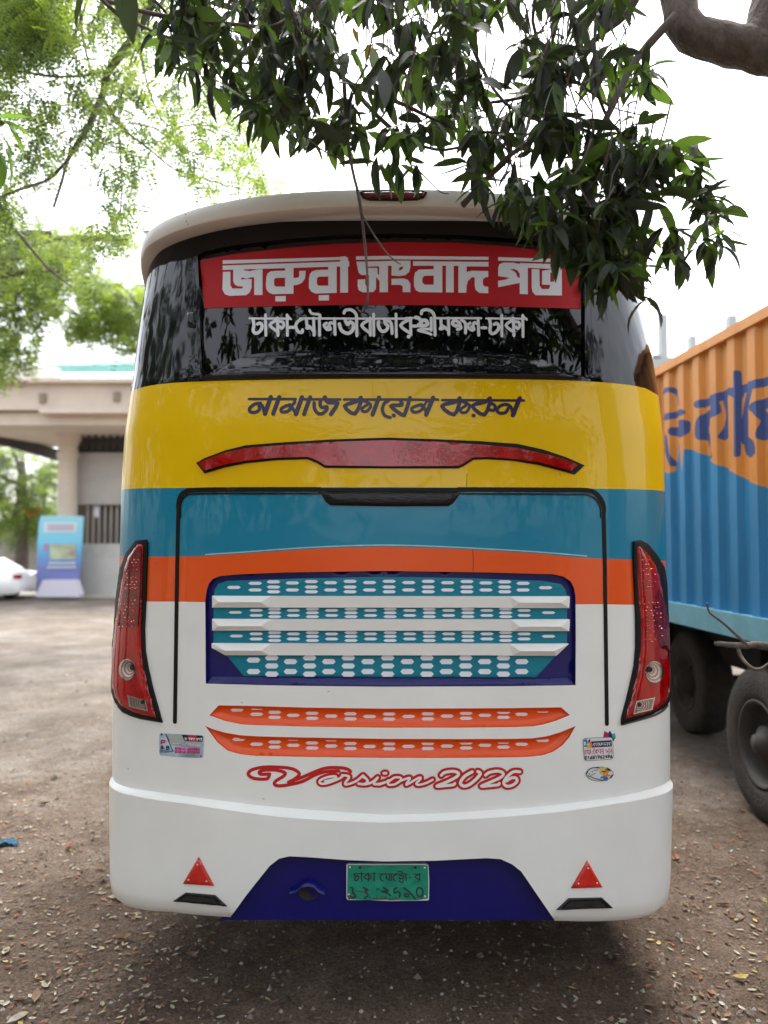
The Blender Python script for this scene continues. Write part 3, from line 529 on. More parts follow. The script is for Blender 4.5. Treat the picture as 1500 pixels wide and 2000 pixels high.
# --- number plate
PLT = [(677, 1686.5), (681, 1684), (830, 1684), (836.5, 1687), (838, 1720), (837.5, 1753), (834, 1755), (760, 1756), (720, 1754), (680, 1754), (677, 1750)]
pl = skin('number_plate', [PLT], nav_s, M['stk_pale'], bus, .016, wall=.002, grid=0); tag(pl, 'dented green number plate with embossed lettering')
skin('plate_face', [[(679.5, 1688), (681.5, 1686), (829, 1686), (835, 1688), (836, 1720), (835.5, 1751), (800, 1754.5), (760, 1753), (720, 1754), (681, 1752), (678.5, 1748)]], nav_s, M['plate'], pl, .0175, hfun=lambda v: .0016 * np.sin(v[:, 0] * .13) * np.cos(v[:, 1] * .2), grid=6)
G_ = tr(670, 1675, 8.571)
def ps(L): return strokes(G_, L)
PT = ps([([(180, 232), (545, 236)], 1.6), ([(190, 240), (205, 290), (200, 340), (235, 345), (265, 300), (250, 265), (225, 275)], 2.4), ([(310, 215), (315, 355)], 2.4), ([(425, 240), (350, 285), (415, 335)], 2.2), ([(425, 225), (430, 350)], 2.4), ([(430, 262), (465, 268), (470, 310), (445, 318)], 2.2), ([(522, 215), (522, 355)], 2.4),
 ([(600, 238), (1080, 238)], 1.6), ([(680, 240), (628, 270), (625, 320), (665, 352)], 2.2), ([(720, 240), (730, 300), (712, 300), (775, 340)], 2.2), ([(775, 240), (778, 350)], 2.2), ([(808, 240), (810, 350)], 2.2), ([(900, 245), (845, 270), (838, 320), (875, 355)], 2.2), ([(920, 195), (985, 200), (1000, 240)], 2), ([(940, 262), (1000, 270), (1010, 310), (960, 320), (940, 300)], 2.2), ([(930, 345), (990, 385), (1005, 340)], 2), ([(1050, 240), (1055, 350)], 2.2), ([(1105, 298), (1130, 298)], 2), ([(1180, 238), (1300, 240)], 1.6), ([(1275, 242), (1205, 285), (1275, 335)], 2.2), ([(1280, 240), (1282, 345)], 2.2), ([(1245, 360), (1252, 360)], 2.6),
 ([(130, 465), (170, 480), (165, 540), (210, 600), (180, 635), (130, 610)], 3.2), ([(345, 462), (420, 510), (370, 520), (420, 590), (360, 640)], 3), ([(560, 490), (610, 490)], 2), ([(670, 462), (760, 520), (640, 525), (740, 555), (790, 600)], 3), ([(900, 465), (855, 500), (860, 560), (910, 530), (955, 560), (940, 620)], 3), ([(1015, 470), (1110, 540), (1200, 650)], 3.2), ([(1020, 600), (1050, 565), (1100, 580), (1080, 620), (1040, 610)], 2.6), ([(1250, 470), (1225, 530), (1250, 600), (1310, 605), (1335, 540), (1310, 475), (1255, 468)], 2.8)])
skin('plate_lettering', PT, nav_s, M['grime'], pl, .0195, grid=0)
skin('plate_rust', ps([([(90, 620), (130, 600), (110, 650)], 3), ([(220, 520), (330, 535), (420, 590), (460, 640)], 2), ([(500, 640), (600, 655), (700, 648), (800, 665), (930, 655)], 2.2), ([(640, 600), (650, 640)], 1.4), ([(700, 600), (715, 640)], 1.4), ([(560, 590), (575, 640)], 1.4), ([(880, 600), (890, 640)], 1.4), ([(1210, 665), (1320, 650)], 1.6)]), nav_s, mat('plate_rust', (.12, .09, .075), rough=.9, noise=.5, nscale=120), pl, .0200, grid=0)
def dots(name, cs, r, surf, m, par, off, sink=.004):
    for (u, v) in cs:
        t = np.linspace(0, 2 * math.pi, 9)[:-1]; pts = [(u + r * math.cos(a), v + r * math.sin(a)) for a in t] + [(u, v)]
        p, n = surf.on(pts, np.array([off - .001] * 8 + [off + .002])); mesh_obj(name, p, [(i, (i + 1) % 8, 8) for i in range(8)], m, par, True)
dots('screw', [(683.7, 1690), (829, 1691), (681.5, 1742.5), (829.5, 1746.5)], 2.0, nav_s, M['screw'], pl, .0205)
dots('bolt_hole', [(703.5, 1690.5), (811, 1690.5)], 2.6, nav_s, M['under'], pl, .0200)
# --- triangular reflectors and black notches in the bumper
for T, scr, side in (([(388.5, 1673), (358, 1725.5), (418.5, 1729.5)], [(387.5, 1687), (370, 1716.5), (405, 1719.5)], 'left'), ([(1146.5, 1680), (1115, 1734), (1176, 1732.5)], [(1146.5, 1694), (1128, 1724), (1164, 1723)], 'right')):
    t = skin('triangle_reflector', [T], bump_s, M['refl'], bus, .004, wall=0, pillow=(.005, 6), grid=5)
    dots('screw', scr, 1.8, bump_s, M['screw'], t, .010)
for T, I in (([(338, 1760), (363, 1743), (421, 1748), (444, 1770)], [(346, 1758), (366, 1747), (417, 1752), (432, 1768)]), ([(1086, 1777), (1110, 1754), (1175, 1752.5), (1197, 1773)], [(1098, 1773), (1114, 1759), (1172, 1757), (1186, 1770)])):
    t = skin('bumper_notch', [T], bump_s, M['glossblack'], bus, .0015, wall=0, hfun=lambda v, T=T: .008 * np.sin(np.clip(segdist(v, [T]) / 5, 0, 1) * math.pi), grid=3)
    skin('notch_floor', [I], bump_s, M['under'], t, .0035, grid=0)
# --- tail lamps
TLL = [(268, 1056), (276, 1055), (287, 1054), (290, 1060), (290, 1075), (287, 1165), (284, 1230), (285, 1270), (291, 1305), (300, 1345), (318, 1409), (300, 1405), (270, 1399), (240, 1386), (229, 1372), (222, 1352), (219.5, 1320), (221, 1270), (225, 1220), (231, 1160), (238, 1110), (250, 1080)]
TIL = [(272, 1064), (280, 1062), (285, 1066), (285, 1090), (281, 1165), (279, 1230), (280, 1270), (286, 1307), (295, 1347), (309, 1401), (290, 1397), (262, 1389), (240, 1376), (230, 1360), (224.5, 1340), (223, 1315), (225, 1270), (231, 1215), (238, 1165), (246, 1115), (256, 1085)]
TRL = [(1235, 1058), (1248, 1055), (1262, 1062), (1280, 1084), (1294, 1108), (1299, 1140), (1302, 1210), (1304, 1270), (1307, 1330), (1306.5, 1362), (1300, 1376), (1290, 1384), (1270, 1395), (1240, 1405), (1212, 1414), (1212, 1404), (1226, 1350), (1237, 1300), (1240, 1265), (1240, 1215), (1238, 1160), (1235, 1100)]
TIR = [(1239, 1068), (1247, 1066), (1262, 1082), (1276, 1104), (1283, 1125), (1290, 1165), (1296, 1210), (1300, 1262), (1304, 1318), (1303, 1352), (1294, 1372), (1276, 1386), (1245, 1396), (1217, 1403), (1231, 1351), (1243, 1300), (1246, 1262), (1246, 1215), (1243, 1160), (1240, 1100)]
def ell(cx, cy, a, b, n=18): return [(cx + a * math.cos(t), cy + b * math.sin(t)) for t in np.linspace(0, 2 * math.pi, n, endpoint=False)]
for OUT, IN, side in ((TLL, TIL, -1), (TRL, TIR, 1)):
    tl = skin('tail_lamp', [OUT], body, M['rubber'], bus, .010, wall=-.004, pillow=(.004, 5), grid=10, step=10); tag(tl, 'tall red tail lamp curving round the ' + ('left' if side < 0 else 'right') + ' corner')
    skin('lens', [IN], body, M['lens'], tl, .012, wall=.008, pillow=(.010, 14), grid=6, step=8)
    m2 = lambda x, y: (x, y)
    if side < 0: cols = [(277, 1103), (268, 1140), (262, 1185)]; dark = [(276, 1070), (283, 1072), (281, 1150), (277, 1222), (262, 1225), (240, 1222), (250, 1150), (262, 1090)]
    else: cols = [(1252, 1103), (1258, 1140), (1260, 1185)]; dark = [(1278, 1150), (1290, 1180), (1297, 1230), (1299, 1275), (1280, 1265), (1270, 1235), (1266, 1180)]
    skin('lens_shade', [dark], body, M['lensd'], tl, .0226, grid=8)
    fac = MB()
    for j in range(30 if side > 0 else 26):
        v = 1095 + j * (5.4 if side > 0 else 5.0) + rnd.uniform(-3.5, 3.5); w0 = 2 if j < 14 else 3
        for k in range(w0 + (j % 2)):
            u = (1249 + k * 7.5 + (j % 2) * 3 + j * .25 + rnd.uniform(-3, 3)) if side > 0 else (279 - k * 7.5 - (j % 2) * 3 - j * .45 + rnd.uniform(-1.5, 1.5))
            if 1150 < v < 1172: continue
            r_ = rnd.uniform(.7, 2.2); p, n = body.on([(u + r_, v), (u, v + r_), (u - r_, v), (u, v - r_), (u, v)], np.array([.0222] * 4 + [.0265])); fac.add(p, [(0, 3, 4), (3, 2, 4), (2, 1, 4), (1, 0, 4)])
    tag(fac.build('reflector_facets', M['led'], tl), kind='stuff')
    cx, cy, a, b = (257.5, 1306.5, 15, 21) if side < 0 else (1269.5, 1311, 17, 21)
    bx, by = (268, 1302) if side < 0 else (1259, 1306)
    rl = skin('reverse_lamp', [ell(cx, cy, a, b)], body, M['chrome'], tl, .0245, wall=.015, grid=4)
    for j, s_ in enumerate((.86, .74, .62, .50, .38, .26)):
        ex, ey = cx + (bx - cx) * (1 - s_) * 1.15, cy + (by - cy) * (1 - s_) * 1.15
        skin('reflector_ring', [ell(ex, ey, a * s_, b * s_, 16)], body, M['darkchrome'] if j % 2 == 0 else M['chrome'], rl, .0252 + j * .0007, grid=0)
    skin('bulb', [ell(bx - .5 * side, by, 5 if side > 0 else 4, 5.4, 10)], body, M['under'], rl, .0298, grid=0)
    qd = [(258, 1356), (292, 1366), (297, 1387), (261, 1378)] if side < 0 else [(1235, 1367), (1270, 1360), (1265, 1384), (1229, 1393)]
    qi = [(262, 1359), (290, 1367.5), (294, 1384), (264, 1376.5)] if side < 0 else [(1237, 1369), (1267, 1363), (1262, 1382), (1232, 1390)]
    fg = skin('fog_lamp', [qd], body, M['chrome'], tl, .0245, wall=.015, grid=0); skin('fog_glass', [qi], body, M['darkchrome'], fg, .0252, grid=0)
    skin('bulb', [ell(287 if side < 0 else 1240, 1369 if side < 0 else 1374, 3.5, 4.2, 10)], body, M['under'], fg, .0262, grid=0)
    for j in range(4):
        bb = ell(*((287, 1369) if side < 0 else (1240, 1374)), 6 + 4 * j, 6 + 3.5 * j, 24); arc = [p for p in bb if in_poly([p], qi)[0]]
        if len(arc) > 2:
            arc.sort(key=lambda p: math.atan2(p[1] - 1370, (p[0] - 287) if side < 0 else -(p[0] - 1240)) % (2 * math.pi)) 
            L_ = [s for a_, b_ in zip(arc, arc[1:]) if math.hypot(a_[0] - b_[0], a_[1] - b_[1]) < 9 for s in stroke([a_, b_], 1.3, False)]
            if L_: skin('reflector_ring', L_, body, M['chrome'], fg, .0258, grid=0)
# bead of dried sealant under the lamps
skin('sealant', stroke([(232, 1380), (241, 1390), (256, 1397), (275, 1403), (300, 1407), (317, 1410)], 3) , body, M['grime'], bus, .003, wall=0, grid=0)
skin('sealant', stroke([(1214, 1415), (1240, 1408), (1262, 1402), (1280, 1396), (1294, 1388), (1303, 1378)], 4), body, mat('sealant_grey', (.16, .17, .18), rough=.6, noise=.6, nscale=200, bump=.8, bscale=200), bus, .003, wall=0, pillow=(.003, 2), grid=0)
# --- model lettering under the slots
E_ = tr(470, 1480, 5); F_ = tr(740, 1480, 5)
RO = strokes(E_, [([(280, 170), (268, 198), (230, 208), (130, 200), (76, 165), (100, 122), (210, 92), (350, 90), (500, 105), (572, 150), (552, 188), (500, 222), (470, 236), (600, 190), (720, 138), (830, 100), (950, 95), (1040, 108), (1075, 135)], 6.4), ([(285, 158), (200, 160), (182, 140), (220, 122), (330, 118), (425, 140), (428, 172), (345, 225), (330, 255), (360, 272), (440, 268), (600, 232), (720, 170), (830, 135), (960, 128)], 6.4)])
WE = [([(825, 228), (925, 200), (920, 178), (840, 190), (775, 222), (785, 250), (850, 245), (955, 205), (1000, 175)], 4), ([(990, 168), (1060, 182), (1020, 245), (1040, 258), (1130, 225), (1195, 172), (1200, 190)], 4), ([(1195, 172), (1242, 225), (1205, 255), (1150, 250)], 4.4), ([(1150, 250), (1220, 258), (1290, 232), (1340, 190), (1300, 245), (1330, 256), (1420, 235)], 4), ([(1398, 150), (1420, 148)], 4.8)]
WF = [([(150, 190), (92, 235), (100, 262), (160, 255), (215, 215), (205, 190), (150, 190)], 4), ([(205, 225), (290, 195), (300, 205), (268, 262), (390, 192), (405, 205), (365, 248), (390, 262), (460, 245), (525, 212)], 4), ([(0, 262), (60, 240), (95, 215)], 3.4),
 ([(608, 170), (640, 142), (720, 130), (775, 145), (760, 182), (660, 235), (565, 275), (650, 270), (725, 262), (740, 248)], 5.4), ([(910, 135), (835, 180), (795, 245), (830, 275), (890, 255), (960, 195), (990, 150), (965, 132)], 5.8), ([(1040, 168), (1080, 140), (1160, 128), (1212, 148), (1195, 185), (1090, 235), (1000, 275), (1080, 270), (1160, 262), (1175, 248)], 5.4), ([(1375, 135), (1310, 135), (1245, 190), (1218, 245), (1250, 276), (1310, 262), (1348, 225), (1335, 195), (1290, 195), (1245, 225)], 5.4)]
RO += strokes(E_, [(p, w_ + 10) for p, w_ in WE]) + strokes(F_, [(p, w_ + 10) for p, w_ in WF])
vr = skin('model_lettering', RO, body, M['vred'], bus, .0015, grid=0, step=14); tag(vr, 'red outlined script reading Version 2026')
skin('letter_fill', strokes(E_, [(p, w_ + .4) for p, w_ in WE]) + strokes(F_, [(p, w_ + .2) for p, w_ in WF]), body, M['white'], vr, .003, grid=0, step=14)
# --- stickers
H_ = tr(300, 1420, 13.636)
s1 = skin('sticker', [H_([(170, 170), (200, 160), (1280, 215), (1330, 240), (1340, 280), (1325, 790), (1290, 825), (640, 790), (200, 750), (160, 720), (155, 300)])], body, M['p_teal'] if False else M['stk_blue'], bus, .0015, grid=0); tag(s1, 'small blue and grey sticker with P and B.B')
skin('print', [H_([(330, 175), (760, 200), (830, 380), (1310, 400), (1300, 500), (560, 480), (470, 470)])], body, M['stk_grey'], s1, .0022, grid=0)
skin('print', [H_([(755, 200), (1300, 225), (1325, 260), (1310, 390), (830, 370)])], body, M['p_black'], s1, .0026, grid=0)
skin('print', [H_([(920, 210), (1140, 220), (1170, 385), (940, 375)])], body, M['p_red'], s1, .0030, grid=0)
skin('print', strokes(H_, [([(835, 285), (905, 290)], 1.2), ([(850, 290), (860, 335), (890, 320)], 1.6), ([(945, 285), (1110, 295)], 1.2), ([(965, 290), (970, 335)], 1.5), ([(1000, 295), (1020, 335), (1040, 300)], 1.5), ([(1080, 295), (1085, 345)], 1.5), ([(1145, 295), (1300, 300)], 1.2), ([(1160, 300), (1170, 345), (1200, 310)], 1.5), ([(1240, 300), (1245, 350)], 1.5), ([(1285, 280), (1288, 355)], 1.4)]), body, M['stk_pale'], s1, .0034, grid=0)
skin('print', strokes(H_, [([(325, 185), (425, 355)], 2.2)]), body, M['p_red'], s1, .0026, grid=0)
skin('print', strokes(H_, [([(345, 215), (525, 645)], 1.5), ([(170, 625), (520, 640)], 1.4), ([(180, 660), (430, 668)], .8), ([(225, 185), (232, 205)], 3), ([(1250, 765), (1270, 770)], 2.6)]), body, M['p_navy'], s1, .0030, grid=0)
skin('print', strokes(H_, [([(218, 440), (222, 355), (290, 350), (318, 375), (290, 405), (235, 410)], 2.6)]), body, M['p_red'], s1, .0030, grid=0)
skin('print', strokes(H_, [([(215, 580), (215, 500), (258, 505), (262, 530), (222, 540), (265, 550), (258, 580), (215, 582)], 1.8), ([(305, 582), (310, 582)], 1.8), ([(355, 585), (358, 505), (408, 510), (410, 535), (362, 542), (418, 555), (408, 588), (357, 590)], 2)]), body, M['p_navy'], s1, .0030, grid=0)
skin('print', strokes(H_, [([(500, 430), (720, 435)], 1), ([(770, 440), (830, 480), (880, 430)], 1.2), ([(930, 470), (970, 430), (1000, 480), (1060, 460), (1130, 480)], 1.2), ([(1180, 440), (1180, 490), (1240, 490), (1245, 440)], 1.2)]), body, M['stk_pale'], s1, .0028, grid=0)
DG = {'0': [(0, 0), (1, 0), (1, 2), (0, 2), (0, 0)], '1': [(.1, .3), (.6, 0), (.6, 2)], '2': [(0, .2), (.5, 0), (1, .4), (0, 2), (1, 2)], '4': [(.8, 2), (.8, 0), (0, 1.4), (1, 1.4)], '6': [(.9, 0), (0, 1), (0, 2), (1, 2), (1, 1.1), (0, 1.1)], '8': [(0, 1), (0, 0), (1, 0), (1, 1), (0, 1), (0, 2), (1, 2), (1, 1)], '9': [(1, .9), (0, .9), (0, 0), (1, 0), (1, 1), (.1, 2)], '7': [(0, 0), (1, 0), (.3, 2)], '3': [(0, 0), (1, 0), (.4, .9), (1, 1.3), (.8, 2), (0, 2)], '5': [(1, 0), (0, 0), (0, .9), (1, 1), (1, 2), (0, 2)]}
def digits(s, x, y, dx, dy, w_, h_, tilt=0):
    out = []
    for i, c in enumerate(s):
        if c in DG: out.append([(x + i * dx + a * w_, y + i * dy + b * h_) for a, b in DG[c]])
    return out
def rawst(T, L, wd): return [s for p in L for s in stroke(T(p), wd)]
skin('print', rawst(H_, digits('01810 667954', 590, 545, 55, 2, 34, 26) + digits('01816 210426', 590, 625, 55, 2, 34, 26), 1.0), body, M['p_mag'], s1, .0032, grid=0)
skin('print', [H_([(570, 520), (1250, 540), (1255, 700), (575, 690)])], body, M['p_pink'], s1, .0026, grid=0)
J_ = tr(1130, 1420, 17.39)
s2 = skin('sticker', [J_([(830, 345), (870, 130), (1000, 200), (1060, 110), (1130, 230), (1230, 205), (1260, 340), (1190, 480), (1100, 480)])], body, M['p_teal'], bus, .0010, grid=0); tag(s2, 'coloured leaves peeping over the white sticker')
skin('print', [J_([(835, 345), (870, 135), (1010, 205), (1000, 345)])], body, M['p_mag'], s2, .0014, grid=0)
skin('print', [J_([(1010, 345), (1010, 205), (1060, 115), (1140, 280), (1150, 400)])], body, M['p_navy'], s2, .0014, grid=0)
skin('print', [J_([(1150, 350), (1255, 335), (1190, 475), (1130, 470)])], body, M['p_green'], s2, .0014, grid=0)
RR = [(215, 372), (640, 350), (1090, 338), (1135, 365), (1155, 420), (1185, 980), (1170, 1040), (1110, 1090), (640, 1125), (290, 1140), (220, 1120), (185, 1050), (145, 500), (160, 420)]
s3 = skin('sticker', [J_(RR)], body, M['p_black'], bus, .0018, grid=0); tag(s3, 'white painter sticker with red and black lettering')
cx_, cy_ = 665, 740
skin('print', [J_([(cx_ + (a - cx_) * .975, cy_ + (b - cy_) * .968) for a, b in RR])], body, M['stk_pale'], s3, .0022, grid=0)
skin('print', [J_([(395, 485), (1110, 440), (1120, 655), (440, 692)])], body, M['p_navy'], s3, .0026, grid=0)
skin('print', strokes(J_, [([(500, 545), (1080, 520)], .9), ([(530, 560), (495, 600), (540, 635)], 1.2), ([(570, 570), (600, 620)], 1.3), ([(640, 545), (655, 640)], 1.2), ([(700, 540), (690, 590), (740, 610), (770, 560)], 1.5), ([(800, 560), (820, 600)], 1.3), ([(860, 560), (880, 600), (920, 580)], 1.5), ([(960, 530), (965, 620)], 1.3), ([(1060, 530), (1010, 570), (1065, 610)], 1.3)]), body, M['stk_pale'], s3, .0030, grid=0)
for m_, L_ in (('p_orange', [([(380, 520), (420, 600), (400, 660)], 5)]), ('p_blue', [([(200, 470), (250, 430), (270, 560)], 3.2)]), ('p_green', [([(205, 640), (260, 630)], 3.2)]), ('p_navy', [([(370, 430), (330, 500)], 3)]), ('p_yellow', [([(290, 700), (340, 610), (370, 700)], 3)])):
    skin('print', strokes(J_, L_), body, M[m_], s3, .0032, grid=0)
skin('print', strokes(J_, [([(200, 790), (400, 770)], 1), ([(240, 800), (205, 850), (240, 920)], 1.4), ([(290, 800), (270, 850), (340, 900)], 1.4), ([(345, 780), (350, 920)], 1.4), ([(395, 780), (395, 900)], 1.3), ([(450, 820), (455, 826)], 1.6), ([(450, 890), (455, 896)], 1.6), ([(500, 770), (840, 750)], 1), ([(520, 720), (500, 780), (520, 920)], 1.3), ([(600, 775), (560, 830), (605, 880)], 1.4), ([(605, 770), (612, 900)], 1.3), ([(650, 780), (680, 850)], 1.4), ([(735, 765), (735, 890)], 1.3), ([(760, 830), (800, 810)], 1.4), ([(825, 760), (825, 910)], 1.3), ([(900, 770), (960, 790), (940, 850), (980, 830)], 1.4), ([(1020, 740), (1020, 890)], 1.3), ([(1000, 745), (1130, 738)], 1), ([(1060, 830), (1100, 800)], 1.4), ([(1120, 745), (1122, 890)], 1.3)]), body, M['p_red'], s3, .0028, grid=0)
skin('print', rawst(J_, digits('01681962496', 218, 990, 86, -5, 48, 48), 1.5), body, M['p_black'], s3, .0028, grid=0)
s4 = skin('sticker', [J_(ell(710, 1590, 470, 245, 28))], body, M['p_black'], bus, .0018, grid=0); tag(s4, 'oval sticker with palm trees, sun and wave')
skin('print', [J_(ell(710, 1590, 452, 228, 28))], body, M['stk_pale'], s4, .0022, grid=0)
skin('print', [J_(ell(860, 1500, 170, 140, 16))], body, M['p_yellow'], s4, .0026, grid=0)
skin('print', strokes(J_, [([(850, 1640), (860, 1560), (880, 1520)], 3), ([(950, 1640), (960, 1520), (990, 1460)], 3), ([(900, 1650), (1030, 1640)], 4)]), body, M['p_orange'], s4, .0030, grid=0)
skin('print', strokes(J_, [([(780, 1500), (900, 1510)], 2), ([(900, 1450), (980, 1440), (1060, 1480)], 2.2), ([(940, 1380), (1060, 1440)], 1.8), ([(250, 1600), (340, 1440), (500, 1370), (710, 1390)], 1.6), ([(1060, 1720), (1130, 1620)], 2.2), ([(340, 1570), (370, 1600)], 1.6), ([(430, 1520), (470, 1500)], 1.3), ([(510, 1460), (650, 1445)], 1.1), ([(400, 1640), (560, 1560)], 1.1)]), body, M['p_black'], s4, .0034, grid=0)
skin('print', strokes(J_, [([(760, 1710), (860, 1690), (960, 1730), (860, 1750)], 4)]), body, M['p_blue'], s4, .0034, grid=0)
skin('print', strokes(J_, [([(300, 1640), (520, 1730), (760, 1790), (950, 1800)], 2)]), body, M['p_green'], s4, .0034, grid=0)
scr = []
for (u, v, l, t) in ((866, 1276, 9, .3), (874, 1273, 12, -.25), (300, 1040, 3, 1.2), (306, 1100, 2, .5), (1110, 905, 3, .8), (700, 460, 3, .2), (560, 1790, 8, .1), (512, 1560, 5, .0), (930, 1640, 5, -.2), (1230, 1620, 4, .9), (1284, 1700, 5, 1.3), (262, 1690, 4, 1.2), (1000, 1395, 2, .4), (640, 1350, 4, .05), (471, 1372, 3, .3), (1093, 925, 3, 1.4), (250, 1500, 3, .9), (830, 1745, 6, 1.1), (905, 1768, 5, .4)):
    scr += stroke([(u, v), (u + l * math.cos(t), v + l * math.sin(t))], .8)
tag(skin('scuffs', scr, body, M['grime'], bus, .0022, grid=0), kind='stuff')
# --- below the floor: underbody and wheels
mb = MB(); mb.box(-1.05, 1.12, 3.5, 11.3, .62, .72); mb.box(-.6, .66, 3.6, 5.2, .42, .62); mb.box(-.35, -.2, 3.3, 11, .5, .62); mb.box(.28, .43, 3.3, 11, .5, .62)
mb.build('underbody', M['under'], bus)
def wheel(par, c, rad, wd, axis='x', m1='tyre', m2='rim', dish=.07):
    """c = centre of the outer face, facing -x when wd > 0"""
    n = 40; prof = [(.56, .02), (.60, .0), (.66, -.006), (.80, -.012), (.93, .0), (.985, .02), (1, .06), (1, wd - .06), (.97, wd - .02), (.6, wd)]
    vs_ = []; fs = []
    for a, d in prof:
        for k in range(n):
            t = 2 * math.pi * k / n; vs_.append((c[0] + d * np.sign(wd) if wd > 0 else c[0] + d, c[1] + rad * a * math.cos(t), c[2] + rad * a * math.sin(t)))
    for r in range(len(prof) - 1):
        for k in range(n): fs.append((r * n + k, r * n + (k + 1) % n, (r + 1) * n + (k + 1) % n, (r + 1) * n + k))
    wh = mesh_obj('wheel', vs_, fs, M[m1], par, True)
    prof2 = [(.565, .015), (.575, .0), (.55, -.004), (.52, .01), (.50, dish), (.44, dish + .05), (.30, dish + .075), (.24, dish + .03), (.235, dish - .05), (.13, dish - .075), (.12, dish - .11), (.0, dish - .115)]
    vs_ = []; fs = []
    for a, d in prof2:
        for k in range(n):
            t = 2 * math.pi * k / n; vs_.append((c[0] + d, c[1] + rad * a * math.cos(t), c[2] + rad * a * math.sin(t)))
    for r in range(len(prof2) - 1):
        for k in range(n): fs.append((r * n + k, r * n + (k + 1) % n, (r + 1) * n + (k + 1) % n, (r + 1) * n + k))
    rm = mesh_obj('rim', vs_, fs, M[m2], wh, True)
    for k in range(8):
        t = 2 * math.pi * k / 8; m_ = MB(); y, z = c[1] + rad * .27 * math.cos(t), c[2] + rad * .27 * math.sin(t); m_.tube([(c[0] + dish + .06, y, z), (c[0] + dish + .02, y, z)], .018, 6); m_.build('wheel_nut', M[m2], wh)
    return wh
for yy in (6.0, 10.3):
    wheel(bus, (-1.16, yy, .5), .5, .28); 
    w2 = wheel(bus, (.96, yy, .5), .5, .28)

# ============================================================ GROUND
def ground_mat():
    m = bpy.data.materials.new('dusty_ground'); m.use_nodes = True; t = m.node_tree; b = t.nodes['Principled BSDF']; N = t.nodes.new; Lk = t.links.new
    ge = N('ShaderNodeNewGeometry'); sx = N('ShaderNodeSeparateXYZ'); Lk(ge.outputs['Position'], sx.inputs[0])
    def noise(s, d=5, r=.6): n = N('ShaderNodeTexNoise'); n.inputs['Scale'].default_value = s; n.inputs['Detail'].default_value = d; n.inputs['Roughness'].default_value = r; Lk(ge.outputs['Position'], n.inputs['Vector']); return n
    def ramp(src, p0, p1, c0, c1): r = N('ShaderNodeValToRGB'); r.color_ramp.elements[0].position = p0; r.color_ramp.elements[1].position = p1; r.color_ramp.elements[0].color = (*c0, 1); r.color_ramp.elements[1].color = (*c1, 1); Lk(src, r.inputs[0]); return r
    def mix(f, a, c): x = N('ShaderNodeMixRGB'); Lk(f, x.inputs[0]); Lk(a, x.inputs[1]); Lk(c, x.inputs[2]); return x
    n1 = noise(1.3); n2 = noise(9, 6, .7); n3 = noise(70, 4, .7); n4 = noise(.35, 3)
    dirt = ramp(n2.outputs[0], .3, .7, (.175, .130, .098), (.32, .252, .200)); pale = ramp(n2.outputs[0], .3, .75, (.22, .20, .175), (.33, .305, .275))
    ad = N('ShaderNodeMath'); ad.operation = 'MULTIPLY_ADD'; Lk(n1.outputs[0], ad.inputs[0]); ad.inputs[1].default_value = 4.5; Lk(sx.outputs['Y'], ad.inputs[2])
    mr = N('ShaderNodeMapRange'); mr.inputs['From Min'].default_value = 6.2; mr.inputs['From Max'].default_value = 10.5; Lk(ad.outputs[0], mr.inputs['Value'])
    mr.interpolation_type = 'SMOOTHERSTEP'
    base = mix(mr.outputs[0], dirt.outputs[0], pale.outputs[0])
    gr_ = ramp(n3.outputs[0], .40, .60, (.45, .42, .40), (1.2, 1.18, 1.15)); mu = N('ShaderNodeMixRGB'); mu.blend_type = 'MULTIPLY'; mu.inputs[0].default_value = .75; Lk(base.outputs[0], mu.inputs[1]); Lk(gr_.outputs[0], mu.inputs[2])
    st = ramp(n1.outputs[0], .38, .62, (.66, .63, .61), (1.08, 1.06, 1.05)); n6 = noise(.55, 4); st2 = ramp(n6.outputs[0], .45, .6, (.82, .78, .74), (1, 1, 1)); m2 = N('ShaderNodeMixRGB'); m2.blend_type = 'MULTIPLY'; m2.inputs[0].default_value = .85; Lk(mu.outputs[0], m2.inputs[1]); Lk(st.outputs[0], m2.inputs[2]); m3 = N('ShaderNodeMixRGB'); m3.blend_type = 'MULTIPLY'; m3.inputs[0].default_value = 1; Lk(m2.outputs[0], m3.inputs[1]); Lk(st2.outputs[0], m3.inputs[2])
    Lk(m3.outputs[0], b.inputs['Base Color']); b.inputs['Roughness'].default_value = .95; b.inputs['Specular IOR Level'].default_value = .2
    bp = N('ShaderNodeBump'); bp.inputs['Strength'].default_value = 1; bp.inputs['Distance'].default_value = .035; n5 = noise(30, 10, .8); Lk(n5.outputs[0], bp.inputs['Height']); Lk(bp.outputs[0], b.inputs['Normal'])
    return m
M['ground'] = ground_mat()
def hgt(x, y):
    return .018 * np.sin(x * 1.7 + .6 * np.sin(y * 1.1)) * np.cos(y * 1.3 + .5) + .008 * np.sin(x * 5.1 + y * 3.3) * np.cos(y * 4.7 - x) + .004 * np.sin(x * 13 + 2 * np.sin(y * 9)) * np.cos(y * 15)
xs = np.unique(np.round(np.concatenate([np.linspace(-3.6, 3.6, 260), np.linspace(-6, 6, 120), np.linspace(-30, 30, 61), np.linspace(-400, 400, 41)]), 3)); ys = np.unique(np.round(np.concatenate([np.linspace(2.8, 7, 170), np.linspace(1.5, 14, 160), np.linspace(-20, 40, 61), np.linspace(-200, 600, 41)]), 3))
X, Y = np.meshgrid(xs, ys); fade = np.clip((30 - np.hypot(X, Y - 6)) / 20, 0, 1); Z = hgt(X, Y) * fade; nx = len(xs)
V = np.stack([X.ravel(), Y.ravel(), Z.ravel()], 1); F = [(j * nx + i, j * nx + i + 1, (j + 1) * nx + i + 1, (j + 1) * nx + i) for j in range(len(ys) - 1) for i in range(nx - 1)]
tag(mesh_obj('ground', V, F, M['ground'], None, True), 'bare dusty ground strewn with dry leaves', kind='structure')

